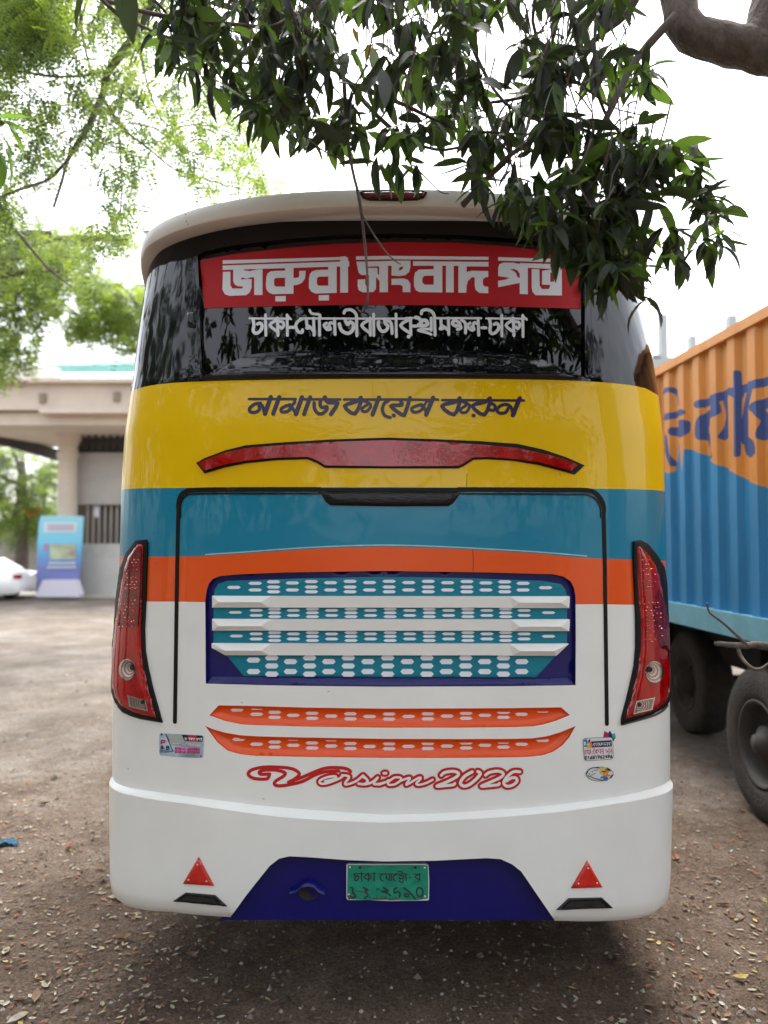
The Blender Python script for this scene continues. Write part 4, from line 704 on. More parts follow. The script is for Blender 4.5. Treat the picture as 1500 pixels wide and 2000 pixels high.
# leaf litter and pebbles: nobody could count them
def litter():
    g = np.random.default_rng(5); vs_ = []; fs = []; ms = []
    cols = [(.34, .30, .20), (.24, .145, .08), (.15, .085, .05), (.44, .40, .33), (.44, .36, .10), (.10, .075, .055), (.30, .11, .04)]
    mats = [mat('dry_leaf_' + n, c, rough=.8, noise=.3, nscale=40) for n, c in zip(('straw', 'tan', 'brown', 'pale', 'yellow', 'dark', 'rust'), cols)]
    pts = []
    for i in range(10500):
        y = 2.8 + 11 * g.random() ** 2.1; x = g.uniform(-.62, .62) * y * 1.15; x = -abs(x) if g.random() < .25 else x; x = x + (0 if g.random() < .7 else g.normal(0, .4)); pts.append((x, y, 0))
    for cx, cy, n, s in ((-2.9, 6.1, 240, .35), (-3.3, 5.4, 180, .3), (-2.7, 5.0, 120, .3), (1.75, 4.1, 160, .35), (2.2, 4.6, 140, .3), (-3.2, 8.0, 120, .4), (1.9, 3.5, 160, .3), (-1.9, 3.9, 120, .4), (2.1, 5.6, 90, .3)):
        for i in range(n): pts.append((g.normal(cx, s), g.normal(cy, s * 1.2), 1))
    for x, y, k in pts:
        if abs(x) < 1.15 and y > 4.2: continue
        if k == 0 and (math.sin(x * 2.1 + 1.7 * math.sin(y * 1.3)) * math.cos(y * 1.9 + x) + (.5 if x < -.9 else -.25 if abs(x) < 1.2 else .1)) < g.uniform(-1.1, .8): continue
        u = g.random(); big = u > .985
        L = g.uniform(.05, .10) if big else g.uniform(.018, .044); W_ = L * g.uniform(.25, .45); a = g.uniform(0, 6.28); c, s = math.cos(a), math.sin(a); tlt = g.uniform(-.35, .35); up = g.uniform(.2, .7) * W_
        base = len(vs_); z0 = float(hgt(x, y)) + .005
        for (p, q, h) in ((-L / 2, 0, up * g.uniform(.2, 1.3)), (-L / 6, W_ / 2, up), (-L / 6, -W_ / 2, up * .8), (L / 5, W_ / 2, up), (L / 5, -W_ / 2, up * .7), (L / 2, 0, up * g.uniform(.2, 1.5)), (0, 0, .001)):
            vs_.append((x + p * c - q * s, y + p * s + q * c, z0 + h * (1 if big else .7) + abs(p) * abs(tlt) * .3))
        fs += [tuple(base + i for i in t) for t in ((0, 6, 1), (0, 2, 6), (1, 6, 3), (2, 4, 6), (3, 6, 5), (4, 5, 6))]
        m_ = g.choice(7, p=[.22, .24, .18, .10, .03, .18, .05] if k == 0 else [.15, .3, .2, .05, .05, .1, .15]); ms += [m_] * 6
    tag(mesh_obj('leaf_litter', vs_, fs, mats, None, False, ms), 'fallen dry leaflets scattered over the ground', 'leaf litter', kind='stuff')
    vs_ = []; fs = []; ms = []
    pm = [mat('pebble_a', (.16, .14, .12), rough=.9), mat('pebble_b', (.32, .29, .26), rough=.9), mat('pebble_c', (.09, .07, .06), rough=.95)]
    for i in range(5200):
        y = 2.8 + 9 * g.random() ** 1.8; x = g.uniform(-.62, .62) * y * 1.1
        if abs(x) < 1.15 and y > 4.2: continue
        r = g.uniform(.004, .013) * (1 if g.random() < .97 else 2); b = len(vs_); z0 = float(hgt(x, y)) + r * .1; k = 5; ph = g.uniform(0, 6)
        vs_ += [(x + r * g.uniform(.7, 1.2) * math.cos(ph + 6.283 * j / k), y + r * g.uniform(.7, 1.2) * math.sin(ph + 6.283 * j / k), z0 - r * .2) for j in range(k)] + [(x + r * g.uniform(-.2, .2), y + r * g.uniform(-.2, .2), z0 + r * g.uniform(.5, .9))]
        fs += [(b + j, b + (j + 1) % k, b + k) for j in range(k)]; ms += [int(g.choice(3, p=[.55, .2, .25]))] * k
    tag(mesh_obj('pebbles', vs_, fs, pm, None, False, ms), 'small stones and clods in the dirt', 'pebbles', kind='stuff')
litter()
# blue rag at the left edge
g0 = GP(10, 1658); nx_, ny_ = 22, 12; V = []; 
for j in range(ny_):
    for i in range(nx_):
        a, b = i / (nx_ - 1) - .5, j / (ny_ - 1) - .5; x = g0.x - .04 + a * .22; y = g0.y + b * .12 * (1 - 1.4 * abs(a)) + .05 * math.sin(a * 6)
        V.append((x, y, .012 + float(hgt(x, y)) + .020 * abs(math.sin(a * 17 + b * 9)) * (1 - 1.2 * abs(a)) + .008 * math.sin(b * 22 + a * 5)))
tag(mesh_obj('blue_rag', V, [(j * nx_ + i, j * nx_ + i + 1, (j + 1) * nx_ + i + 1, (j + 1) * nx_ + i) for j in range(ny_ - 1) for i in range(nx_ - 1)], mat('rag_blue', (.03, .15, .27), rough=.8, noise=.5, nscale=60), None, True), 'crumpled blue scrap of cloth lying on the dirt', 'rag')

# ============================================================ CONTAINER LORRY on the right
cont_o = (2.54, 5.22); SL_ = -.053; th = math.atan(SL_)          # long side runs along d
dv_ = np.array([math.sin(th), math.cos(th)]); nv_ = np.array([-math.cos(th), math.sin(th)])   # outward (left)
lorry = empty('container_lorry', (3.7, 7.5, 0), 'lorry carrying an orange and blue corrugated container with blue hand-painted lettering', 'lorry')
def cw(s, off, z): return (cont_o[0] + dv_[0] * s + nv_[0] * off, cont_o[1] + dv_[1] * s + nv_[1] * off, z)
def cont_sz(u, v):
    d = rays([(u, v)])[0]; A_ = np.array([[d[0], -dv_[0]], [d[1], -dv_[1]]]); t, s = np.linalg.solve(A_, np.array(cont_o)); return s, CAM_H + d[2] * t
ZT, ZB, ZS = 3.372, 1.375, 1.205
S0, S1 = -2.2, 9.6
K_ = tr(1200, 550, 3.3333)
def contz(pts): return [tuple(map(float, cont_sz(*p))) for p in pts]
bnd = contz(K_([(325, 1235), (350, 1250), (375, 1235), (400, 1052), (425, 1060), (438, 1240), (450, 1090), (520, 1100), (600, 1140), (640, 1180), (700, 1210), (780, 1245), (820, 1282), (900, 1310), (1000, 1362)]))
bnd.sort(key=lambda p: -p[0]); bnd = [(S1, bnd[0][1] + .25)] + bnd[:0] + sorted(bnd, key=lambda p: -p[0]) + [(S0, bnd[-1][1] - .5)]
LT = []
for pts, wd in (([(305, 725), (355, 702), (400, 750), (405, 800)], 32), ([(315, 888), (435, 850)], 42), ([(375, 975), (430, 985), (440, 925)], 60), ([(330, 1010), (345, 1120), (370, 1190)], 26), ([(540, 800), (640, 765), (740, 715), (790, 735)], 52), ([(555, 1000), (560, 920), (610, 860)], 66), ([(590, 1000), (622, 1140)], 30), ([(560, 1010), (600, 1020)], 40), ([(700, 780), (720, 880), (690, 1010)], 46), ([(640, 760), (650, 850), (610, 850)], 50), ([(785, 590), (788, 700), (790, 1130)], 26), ([(790, 705), (900, 672), (1010, 630)], 56), ([(870, 690), (835, 860), (832, 1040)], 62), ([(862, 1060), (870, 1100)], 100), ([(905, 820), (1020, 760)], 66), ([(920, 840), (960, 900), (940, 1000)], 52), ([(950, 1000), (1010, 900)], 70)):
    c2_ = curve2(K_(pts), 3) if len(pts) > 2 else K_(pts); LT += [contz(p) for p in stroke(c2_, wd / 3.333)]
def build_side():
    per = .278; V = []; E = []; F = []
    def depth(s):
        t = ((s - S0) % per) / per; return np.interp(t, [0, .25, .36, .75, .89, 1], [.0, .0, -.036, -.036, 0, 0])
    folds = []
    k = S0
    while k < S1:
        for t in (0, .25, .36, .75, .89): folds.append(k + t * per)
        k += per
    folds = [s for s in folds if s <= S1] + [S1]
    for s in folds: b = len(V); V += [(s, ZB), (s, ZT)]; E.append((b, b + 1))
    for z in (ZB, ZT): b = len(V); V += [(S0, z), (S1, z)]; E.append((b, b + 1))
    b = len(V); V += bnd; E += [(b + i, b + i + 1) for i in range(len(bnd) - 1)]
    for p in LT: b = len(V); V += p; E += [(b + i, b + (i + 1) % len(p)) for i in range(len(p))]
    v, e, f, _, _, _ = delaunay_2d_cdt([Vector(x) for x in V], E, [], 0, 1e-5); v = np.array([(a.x, a.y) for a in v]); f = [tuple(x) for x in f]; c = np.array([v[list(x)].mean(0) for x in f])
    inl = np.zeros(len(f), bool)
    for p in LT: inl |= in_poly(c, p)
    bs = np.array(sorted(bnd)); low = np.zeros(len(f), bool); bp = [(S1 + 5, -5)] + bnd + [(S0 - 5, -5)]; bp = [(S1 + 5, bnd[0][1])] + bnd + [(S0 - 5, bnd[-1][1]), (S0 - 5, -5), (S1 + 5, -5)]
    low = in_poly(c, bp); mi = np.where(inl, 2, np.where(low, 1, 0))
    P3 = [cw(s, depth(s), z) for s, z in v]
    f = [x if np.cross(v[x[1]] - v[x[0]], v[x[2]] - v[x[0]]) < 0 else x[::-1] for x in f]
    co, cb, cn = mat('container_orange', (.68, .27, .05), rough=.55, noise=.22, nscale=4, stretch=(1, 1, .3)), mat('container_blue', (.02, .23, .50), rough=.55, noise=.25, nscale=4, stretch=(1, 1, .3)), mat('container_lettering_blue', (.035, .07, .24), rough=.6, noise=.2, nscale=6)
    tag(mesh_obj('side_panel', P3, f, [co, cb, cn], lorry, False, mi), 'corrugated side, orange above blue, with big blue letters')
    return co, cb
co, cb = build_side()
def cbox(name, s0, s1, o0, o1, z0, z1, m, par=lorry):
    v = [cw(s, o, z) for s in (s0, s1) for o in (o0, o1) for z in (z0, z1)]
    return mesh_obj(name, v, [(0, 1, 3, 2), (4, 6, 7, 5), (0, 4, 5, 1), (2, 3, 7, 6), (0, 2, 6, 4), (1, 5, 7, 3)], m, par)
cbox('top_rail', S0, S1, -.06, .022, ZT, ZT + .075, co); sr = cbox('side_rail', S0, S1, -.06, .028, ZS, ZB, mat('rail_blue', (.16, .42, .54), rough=.5, noise=.25, nscale=5))
cbox('roof_panel', S0, S1, -2.38, -.06, ZT + .02, ZT + .05, co); cbox('far_side', S0, S1, -2.42, -2.38, ZS, ZT, cb); cbox('end_panel', S1 - .03, S1, -2.38, -.07, ZS, ZT, co); cbox('end_door', S0, S0 + .03, -2.38, -.07, ZS, ZT, co); cbox('deck', S0, S1, -2.38, -.07, ZS + .02, ZS + .1, M['under'])
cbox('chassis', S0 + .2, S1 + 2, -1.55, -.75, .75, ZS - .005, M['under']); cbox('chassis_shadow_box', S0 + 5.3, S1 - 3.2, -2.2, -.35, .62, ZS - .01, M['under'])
def lwheel(s, off, r, **kw):
    c = cw(s, off, r); return wheel(lorry, c, r, .30, m1='tyre', m2='rim', **kw)
for s, off, r, wi in ((.05, .0, .515, .3), (2.46, -.58, .5, .3), (-1.35, -.0, .515, .3), (.05, -2.1, .515, .3), (-1.35, -2.1, .515, .3), (2.35, -2.1, .5, .3)):
    lwheel(s, off, r, dish=.09 if s < 1 else .03)
cbox('marker_lamp', 3.05, 3.12, -.02, .03, 1.08, 1.15, mat('marker_lamp', (.6, .58, .5), rough=.3))
cbox('underrun_guard', .9, 1.05, -1.9, -.5, .55, 1.15, M['under']); cbox('axle', -.06, .06, -2.2, -.2, .45, .57, M['under']); cbox('axle', 2.29, 2.41, -2.2, -.6, .45, .57, M['under'])

# ============================================================ GATE BUILDING, LEFT
conc = mat('cream_render', (.62, .53, .44), rough=.8, noise=.15, nscale=.8, c2=(.50, .43, .36)); concd = mat('grey_render', (.42, .40, .37), rough=.85, noise=.2, nscale=.7); soffit = mat('dark_steel', (.05, .045, .045), rough=.7, noise=.3, nscale=2)
YB = 24.0
def bx(mb, u0, u1, v0, v1, Y0, Y1, m=0):
    a = P(u0, v1, Y0); b = P(u1, v0, Y0); mb.box(a.x, b.x, Y0, Y1, max(a.z, -.05), b.z, m)
gate = empty('gate_building', (-10.5, 27, 0), 'cream gatehouse with a deep roof beam on a round column', 'building')
m = MB(); bx(m, -700, 420, 744, 800, 24, 24.8); bx(m, -700, 420, 738, 746, 23.7, 24.8); m.build('roof_beam', conc, gate)
m = MB(); bx(m, -700, 420, 806, 830, 24.3, 30); m.build('roof_slab', conc, gate)
m = MB(); bx(m, 76, 420, 799, 806, 23.8, 25); m.build('ledge', conc, gate)
def pier(u, Y, r_, vt, name='column'):
    c = P(u, 1000, Y); zt_ = P(u, vt, Y).z; mb_ = MB(); seg = 20; pr = [(r_ * 1.25, 0), (r_ * 1.25, .3), (r_, .35), (r_ * .97, zt_ - 1.15), (r_ * 1.12, zt_ - 1.1), (r_ * 1.12, zt_ - .95), (r_, zt_ - .9), (r_ * 1.05, zt_ - .75), (r_ * 1.7, zt_ - .15), (r_ * 1.9, zt_)]
    v = [(c.x + a * math.cos(6.2832 * k / seg), Y + a * math.sin(6.2832 * k / seg), z) for a, z in pr for k in range(seg)]
    mb_.add(v, [(i * seg + k, i * seg + (k + 1) % seg, (i + 1) * seg + (k + 1) % seg, (i + 1) * seg + k) for i in range(len(pr) - 1) for k in range(seg)]); return mb_.build(name, conc, gate, True)
pier(131, 26.6, .33, 832); pier(-420, 26.6, .33, 832)
m = MB(); a, b = P(-60, 836, 26), P(112, 888, 26)
for (p, q, h) in ((P(-80, 822, 25.5), P(112, 880, 30), .42), (P(152, 838, 27.2), P(420, 838, 27.2), .9)):
    d = (q - p).normalized(); s_ = Vector((0, 0, -h)); m.add([p, q, q + s_, p + s_, p + Vector((.2, .3, 0)), q + Vector((.2, .3, 0)), q + s_ + Vector((.2, .3, 0)), p + s_ + Vector((.2, .3, 0))], [(0, 1, 2, 3), (4, 7, 6, 5), (0, 4, 5, 1), (3, 2, 6, 7), (0, 3, 7, 4), (1, 5, 6, 2)])
m.build('roof_truss', soffit, gate)
m = MB(); 
for i in range(7): m.tube([P(152 + i * 14, 878, 26.6), P(160 + i * 14, 842, 26.6)], .03, 5); m.tube([P(160 + i * 14, 842, 26.6), P(166 + i * 14, 878, 26.6)], .03, 5)
m.build('truss_lattice', soffit, gate)
m = MB(); bx(m, 150, 420, 884, 985, 27.0, 27.4); m.build('upper_wall', concd, gate)
m = MB(); bx(m, 156, 420, 1062, 1162, 26.4, 27.6); m.build('lower_wall', mat('plinth_render', (.50, .49, .45), rough=.85, noise=.25, nscale=.9), gate)
m = MB(); bx(m, 150, 420, 985, 1062, 27.9, 28.1); win_ = m.build('gate_opening', mat('opening_brown', (.10, .075, .06), rough=.8, noise=.3, nscale=1.5), gate)
for i in range(14):
    m = MB(); u = 168 + i * 11.5; bx(m, u, u + 4.2, 985, 1062, 27.3, 27.36); m.build('bar', mat('bar_paint', (.34, .31, .28), rough=.6) if i == 0 else bpy.data.materials['bar_paint'], gate)
m = MB(); bx(m, 184, 193, 988, 1010, 27.25, 27.3); m.build('notice', M['stk_pale'], gate)
m = MB(); bx(m, -260, 108, 715, 738, 29, 29.5); m.build('parapet', mat('parapet_pale', (.60, .60, .56), rough=.8), gate)
m = MB(); a = P(110, 738, 33); b = P(420, 706, 33); m.add([(a.x, 32, a.z), (b.x, 32, a.z), (b.x, 37, P(0, 704, 37).z), (a.x + .5, 37, P(0, 704, 37).z), (a.x, 31.9, P(0, 711, 31.9).z), (b.x, 31.9, P(0, 711, 31.9).z)], [(0, 1, 2, 3), (0, 4, 5, 1)]); m.build('teal_roof', mat('roof_teal', (.20, .52, .50), rough=.6, noise=.15, nscale=1), gate)
wlm = mat('wall_light', (.22, .17, .13), rough=.7)
for u_, v_ in ((76, 768), (221, 765)): m = MB(); bx(m, u_, u_ + 12, v_, v_ + 18, 23.9, 24.0); m.build('wall_light', wlm, gate)
m = MB(); bx(m, -700, 330, 1163, 1174, 26.2, 28.5); tag(m.build('kerb', mat('kerb_pale', (.60, .55, .48), rough=.85, noise=.2, nscale=2)), 'raised pale kerb under the gatehouse', kind='structure')
# far wall behind the trees, left
m = MB(); bx(m, -500, 105, 1040, 1125, 40, 40.4); tag(m.build('boundary_wall', concd), 'long grey boundary wall behind the trees on the left', 'wall')
# kiosk with a printed banner
ki = empty('standing_banner', (-10.6, 25.6, 0), 'leaning blue and teal advertising stand with a white foot', 'banner stand')
def grad_mat():
    m = bpy.data.materials.new('banner_print'); m.use_nodes = True; t = m.node_tree; b = t.nodes['Principled BSDF']; ge = t.nodes.new('ShaderNodeNewGeometry'); sx = t.nodes.new('ShaderNodeSeparateXYZ'); t.links.new(ge.outputs['Position'], sx.inputs[0])
    mr = t.nodes.new('ShaderNodeMapRange'); mr.inputs['From Min'].default_value = P(0, 1165, 25).z; mr.inputs['From Max'].default_value = P(0, 1007, 25).z; t.links.new(sx.outputs['Z'], mr.inputs['Value'])
    r = t.nodes.new('ShaderNodeValToRGB'); cr = r.color_ramp; cr.elements[0].color = (.16, .17, .38, 1); cr.elements[1].color = (.30, .58, .66, 1)
    for p, c in ((.32, (.14, .17, .40)), (.5, (.12, .30, .55)), (.68, (.16, .52, .70))): e = cr.elements.new(p); e.color = (*c, 1)
    t.links.new(mr.outputs[0], r.inputs[0]); t.links.new(r.outputs[0], b.inputs['Base Color']); b.inputs['Roughness'].default_value = .5; return m
def qd(name, pts, Y0, m_, par, th_=.05):
    f_ = [P(u, v, Y0) for u, v in pts]; n = len(f_); b_ = [p + Vector((0, th_, 0)) for p in f_]; return mesh_obj(name, f_ + b_, [tuple(range(n))[::-1], tuple(range(n, 2 * n))] + [(i, (i + 1) % n, n + (i + 1) % n, n + i) for i in range(n)], m_, par)
qd('panel', [(80, 1007), (162, 1008), (160, 1040), (153, 1158), (70, 1158), (73, 1060), (76, 1020)], 25.6, grad_mat(), ki, .12)
pb = P(70, 1166, 25.5)
qd('foot', [(84, 1133), (146, 1133), (155, 1160), (154, 1166), (70, 1166), (70, 1160)], 25.2, mat('foot_white', (.60, .58, .66), rough=.6), ki, .4)
wm = M['stk_pale']; qd('print', [(86, 1020), (150, 1021), (149, 1040), (85, 1040)], 25.58, mat('print_pale', (.55, .68, .74), rough=.5), ki, .01)
qd('print', [(97, 1063), (148, 1062), (148, 1092), (97, 1093)], 25.58, mat('print_picture', (.45, .55, .38), rough=.5, c2=(.28, .22, .15), nscale=3), ki, .01); qd('print', [(85, 1062), (95, 1062), (95, 1075), (85, 1075)], 25.58, mat('print_mauve', (.35, .22, .38), rough=.5), ki, .01)
for v0, u0, u1 in ((1098, 95, 148), (1106, 92, 148), (1024, 92, 144), (1031, 92, 144)):
    m = MB(); 
    u = u0
    while u < u1:
        ww = rnd.uniform(3, 8); bx(m, u, min(u + ww, u1), v0, v0 + 4, 25.55, 25.57); u += ww + 1.6
    m.build('print_text', wm if v0 > 1050 else mat('print_rose', (.5, .35, .45), rough=.5), ki)
# white saloon car at the left edge
car = empty('saloon_car', (-13.9, 25.5, 0), 'white saloon car parked at the left edge, only its tail in view', 'car')
def carbody():
    zt_ = 1.42; L = 4.3; W_ = 1.7; xs_ = [0, .05, .25, .9, 1.25, 1.9, 2.9, 3.5, 4.2, 4.3]; zl = [.30, .25, .22, .22, .22, .22, .22, .22, .25, .35]; zu = [.78, .92, .97, 1.0, 1.0, 1.0, .98, .95, .78, .6]; wd = [.72, .80, .85, .87, .87, .87, .87, .85, .78, .66]
    ex = P(44, 1100, 25).x; vs_ = []; 
    for x, a, b, w_ in zip(xs_, zl, zu, wd):
        ring_ = [(-w_ * .9, a), (-w_, a + .12), (-w_, (a + b) / 2 + .05), (-w_ * .93, b), (0, b + .03), (w_ * .93, b), (w_, (a + b) / 2 + .05), (w_, a + .12), (w_ * .9, a)]
        vs_ += [(ex - x, 25.5 + y, z) for y, z in ring_]
    f = [(i * 9 + k, (i + 1) * 9 + k, (i + 1) * 9 + k + 1, i * 9 + k + 1) for i in range(9) for k in range(8)] + [tuple(range(9)), tuple(81 + k for k in range(9))[::-1]]
    cm = mat('car_white', (.80, .80, .78), rough=.2, coat=1); mesh_obj('body', vs_, f, cm, car, True)
    vs_ = []; pr = [(.55, 1.0, .78), (1.15, 1.38, .62), (2.0, 1.42, .62), (2.9, 1.0, .78)]
    for x, z, w_ in pr: vs_ += [(ex - x, 25.5 - w_, z), (ex - x, 25.5 + w_, z)]
    mesh_obj('roof', vs_, [(0, 1, 3, 2), (2, 3, 5, 4), (4, 5, 7, 6)], cm, car); mesh_obj('side_window', [vs_[0], vs_[2], vs_[4], vs_[6]], [(0, 1, 2, 3)], M['glass'], car); mesh_obj('side_window', [vs_[1], vs_[3], vs_[5], vs_[7]], [(0, 1, 2, 3)], M['glass'], car)
    for yy in (-.68, .68):
        m = MB(); m.box(ex - .14, ex + .01, 25.5 + yy - .14, 25.5 + yy + .14, .72, .86); m.build('tail_lamp', M['lens'], car)
    m = MB(); m.box(ex - .1, ex + .03, 24.75, 26.25, .36, .52); m.build('bumper', cm, car)
    for x in (.95, 3.45):
        for yy in (24.66, 26.1):
            m = MB(); m.tube([(ex - x, yy, .31), (ex - x, yy + .2, .31)], .31, 18); m.build('wheel', M['tyre'], car)
carbody()
# pale unfinished block behind the lorry
ub = empty('unfinished_building', (18, 44, 0), 'pale unfinished concrete block with bare columns above the lorry', 'building'); pc = mat('pale_concrete', (.40, .42, .42), rough=.9, noise=.1, nscale=.5)
m = MB(); bx(m, 1150, 1800, 697, 722, 44, 52); m.build('floor_slab', pc, ub); m = MB(); bx(m, 1180, 1800, 722, 1080, 45, 51); m.build('wall', pc, ub)
for u0, u1, v0 in ((1291, 1304, 613), (1349, 1361, 655), (1425, 1440, 615), (1235, 1246, 625), (1520, 1535, 600)):
    m = MB(); bx(m, u0, u1, v0, 699, 44.5, 45.1); m.build('column', pc, ub)
m = MB(); bx(m, 1275, 1291, 692, 700, 44, 45); m.build('ledge', pc, ub)
tb = empty('distant_building', (-9, 34, 0), 'pale building corner showing just left of the bus window', 'building')
m = MB(); bx(m, 266, 420, 566, 900, 38, 44); m.build('wall', pc, tb); m = MB(); bx(m, 261, 420, 553, 567, 37.2, 44.5); m.build('cornice', pc, tb)

# ============================================================ TREES
bark = mat('bark', (.15, .12, .105), rough=.95, c2=(.075, .058, .048), nscale=18, bump=.9, bscale=30, stretch=(1, 1, .4)); bark2 = mat('twig_bark', (.12, .095, .08), rough=.9, noise=.4, nscale=30)
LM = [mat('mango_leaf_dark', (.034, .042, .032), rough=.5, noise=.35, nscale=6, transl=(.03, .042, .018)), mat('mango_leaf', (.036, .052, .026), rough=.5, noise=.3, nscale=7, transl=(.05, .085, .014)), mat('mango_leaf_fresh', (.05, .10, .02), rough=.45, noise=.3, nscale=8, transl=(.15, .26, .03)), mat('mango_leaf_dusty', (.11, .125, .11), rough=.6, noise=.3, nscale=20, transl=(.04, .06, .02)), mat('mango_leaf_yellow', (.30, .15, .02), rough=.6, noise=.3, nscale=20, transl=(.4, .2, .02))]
def leaf_geo(L, W_, bend, fold, seg=5):
    v = []; f = []; 
    for i in range(seg + 1):
        t = i / seg; w_ = W_ * (math.sin(math.pi * min(1, t * .93 + .04)) ** .75) * (1 - .25 * t) if 0 < i < seg else W_ * .04
        a = bend * t; y = L * t * math.cos(a * .5); z = -L * t * math.sin(a * .5)
        v += [(-w_ / 2, y, z + fold * w_ / 2), (0, y, z), (w_ / 2, y, z + fold * w_ / 2)]
    for i in range(seg):
        for k in (0, 1): f.append((i * 3 + k, i * 3 + k + 1, i * 3 + k + 4, i * 3 + k + 3))
    return v, f
LEAFV = [leaf_geo(1, w_, b, fo) for w_, b, fo in ((.30, .35, .4), (.34, .7, .3), (.28, 1.0, .5), (.36, .15, .25), (.31, .5, .5), (.34, -.3, .3))]
mango = empty('mango_tree', (2.15, 2.2, 0), 'dark mango tree whose leafy branches hang over the back of the bus', 'tree')
def wood(name, pts, r, par, m_=bark2, seg=6, n=4, rough=.08):
    mb_ = MB(); sp_ = smooth_path(pts, n); mb_.tube(sp_, r, seg, 0, rough); return mb_.build(name, m_, par, True)
Tt = Vector((2.15, 2.2, 3.3))
wood('trunk', [(2.15, 2.2, -.05), (2.12, 2.2, .8), (2.2, 2.25, 1.9), (2.12, 2.22, 2.7), (2.0, 2.3, 3.25)], (.24, .17), mango, bark, 14, 4, .05)
wood('limb', [(2.02, 2.3, 3.1), P(1700, 230, 2.5), P(1570, 125, 2.55), P(1480, 98, 2.6), P(1400, 82, 2.62), P(1340, 55, 2.65), P(1322, -20, 2.7), P(1290, -150, 2.7), P(1150, -420, 2.6)], (.085, .05), mango, bark, 12, 5, .05)
wood('limb', [P(1480, 105, 2.6), P(1500, 40, 2.62), P(1508, -20, 2.65), P(1540, -160, 2.6), P(1600, -500, 2.3)], (.075, .055), mango, bark, 12, 5, .05)
wood('limb', [P(1150, -420, 2.6), P(900, -300, 2.7), P(700, -250, 2.7), P(500, -180, 2.8), P(200, -120, 3.0)], (.05, .03), mango, bark, 10, 5, .05)
wood('limb', [P(1540, -300, 2.5), (1.2, 1.2, 4.2), (.8, -.2, 4.6), (.3, -1.8, 4.8)], (.07, .04), mango, bark, 10, 5, .05)
# branches that the photograph shows against sky and bus
BR = [([(150, -60), (190, -8), (230, 8), (300, 28), (400, 42), (480, 50), (530, 53), (575, 30), (620, 5), (660, -40)], 2.55, (.009, .006)), ([(180, -20), (230, 28), (270, 48), (320, 70), (347, 80), (352, 92)], 2.6, (.007, .004)), ([(300, 0), (328, 30), (342, 75)], 2.6, (.006, .004)),
 ([(490, -40), (530, 10), (580, 40), (630, 95), (672, 155), (720, 178), (790, 205), (850, 235), (905, 256), (965, 258)], 2.7, (.013, .004)), ([(672, 155), (678, 260), (688, 330), (702, 390), (712, 470), (717, 530), (718, 590), (706, 610), (697, 600)], 2.5, (.007, .0025)), ([(703, 412), (725, 450), (752, 490), (770, 508), (782, 516)], 2.45, (.003, .002)), ([(684, 165), (735, 225), (790, 268), (850, 292), (905, 286), (960, 268)], 2.75, (.010, .003)),
 ([(350, 95), (400, 112), (450, 170), (520, 200), (600, 230), (660, 258)], 2.75, (.006, .002)), ([(340, 75), (420, 115), (500, 125), (560, 130), (600, 90)], 2.8, (.005, .002)), ([(550, 60), (565, 90), (580, 110), (600, 130)], 2.6, (.004, .002)), ([(905, 40), (935, 120), (985, 200), (1060, 240)], 2.75, (.010, .004)), ([(1290, -100), (1230, 20), (1160, 80), (1110, 160), (1020, 190), (960, 200)], 2.75, (.016, .005)), ([(1160, 80), (1165, 170), (1190, 235), (1230, 275), (1290, 305), (1330, 320)], 2.6, (.008, .003)), ([(1320, 30), (1240, 120), (1190, 220), (1150, 300), (1120, 380), (1160, 440)], 2.55, (.016, .006)), ([(1150, 300), (1220, 330), (1300, 370), (1370, 400), (1410, 420)], 2.5, (.009, .003)), ([(1120, 380), (1180, 430), (1190, 520), (1245, 580), (1262, 586)], 2.45, (.008, .003)), ([(905, 400), (950, 350), (1000, 300), (1070, 260), (1120, 250)], 2.6, (.012, .006)), ([(1000, 412), (1030, 440), (1060, 462), (1100, 480), (1150, 470)], 2.55, (.007, .005)), ([(1100, 340), (1060, 370), (1010, 400), (985, 430)], 2.55, (.006, .003)), ([(870, 0), (880, 60), (860, 130), (900, 180), (915, 250)], 2.7, (.008, .003)), ([(815, 330), (845, 360), (862, 376), (876, 378)], 2.55, (.003, .0015)), ([(1060, -60), (1040, 40), (1075, 120), (1140, 170), (1210, 215), (1315, 232)], 2.7, (.008, .0015)), ([(600, 270), (640, 300), (672, 308), (690, 290)], 2.6, (.003, .0015)), ([(960, 258), (1060, 262), (1170, 250)], 2.7, (.004, .002))]
tips = []
for pts, Y0, r in BR:
    p3 = [P(u, v, Y0 + .06 * math.sin(i * 1.9 + pts[0][0])) for i, (u, v) in enumerate(pts)]; wood('branch', p3, r, mango, bark2, 6, 3, .12)
# bare dead branch at the right
wood('branch', [(2.1, 2.25, 1.35), (1.7, 2.5, 1.47), P(1505, 1263, 2.7), P(1452, 1261, 2.68), P(1398, 1257, 2.62)], (.020, .008), mango, bark, 8, 4, .12)
wood('branch', [P(1462, 1262, 2.68), P(1438, 1240, 2.66), P(1408, 1213, 2.64), P(1386, 1196, 2.62), P(1381, 1178, 2.6)], (.006, .003), mango, bark, 7, 4, .15)
wood('branch', [P(1440, 1262, 2.68), P(1448, 1284, 2.64), P(1466, 1303, 2.6), P(1484, 1307, 2.6), P(1502, 1296, 2.62), P(1530, 1290, 2.6)], (.007, .004), mango, bark, 7, 4, .15)
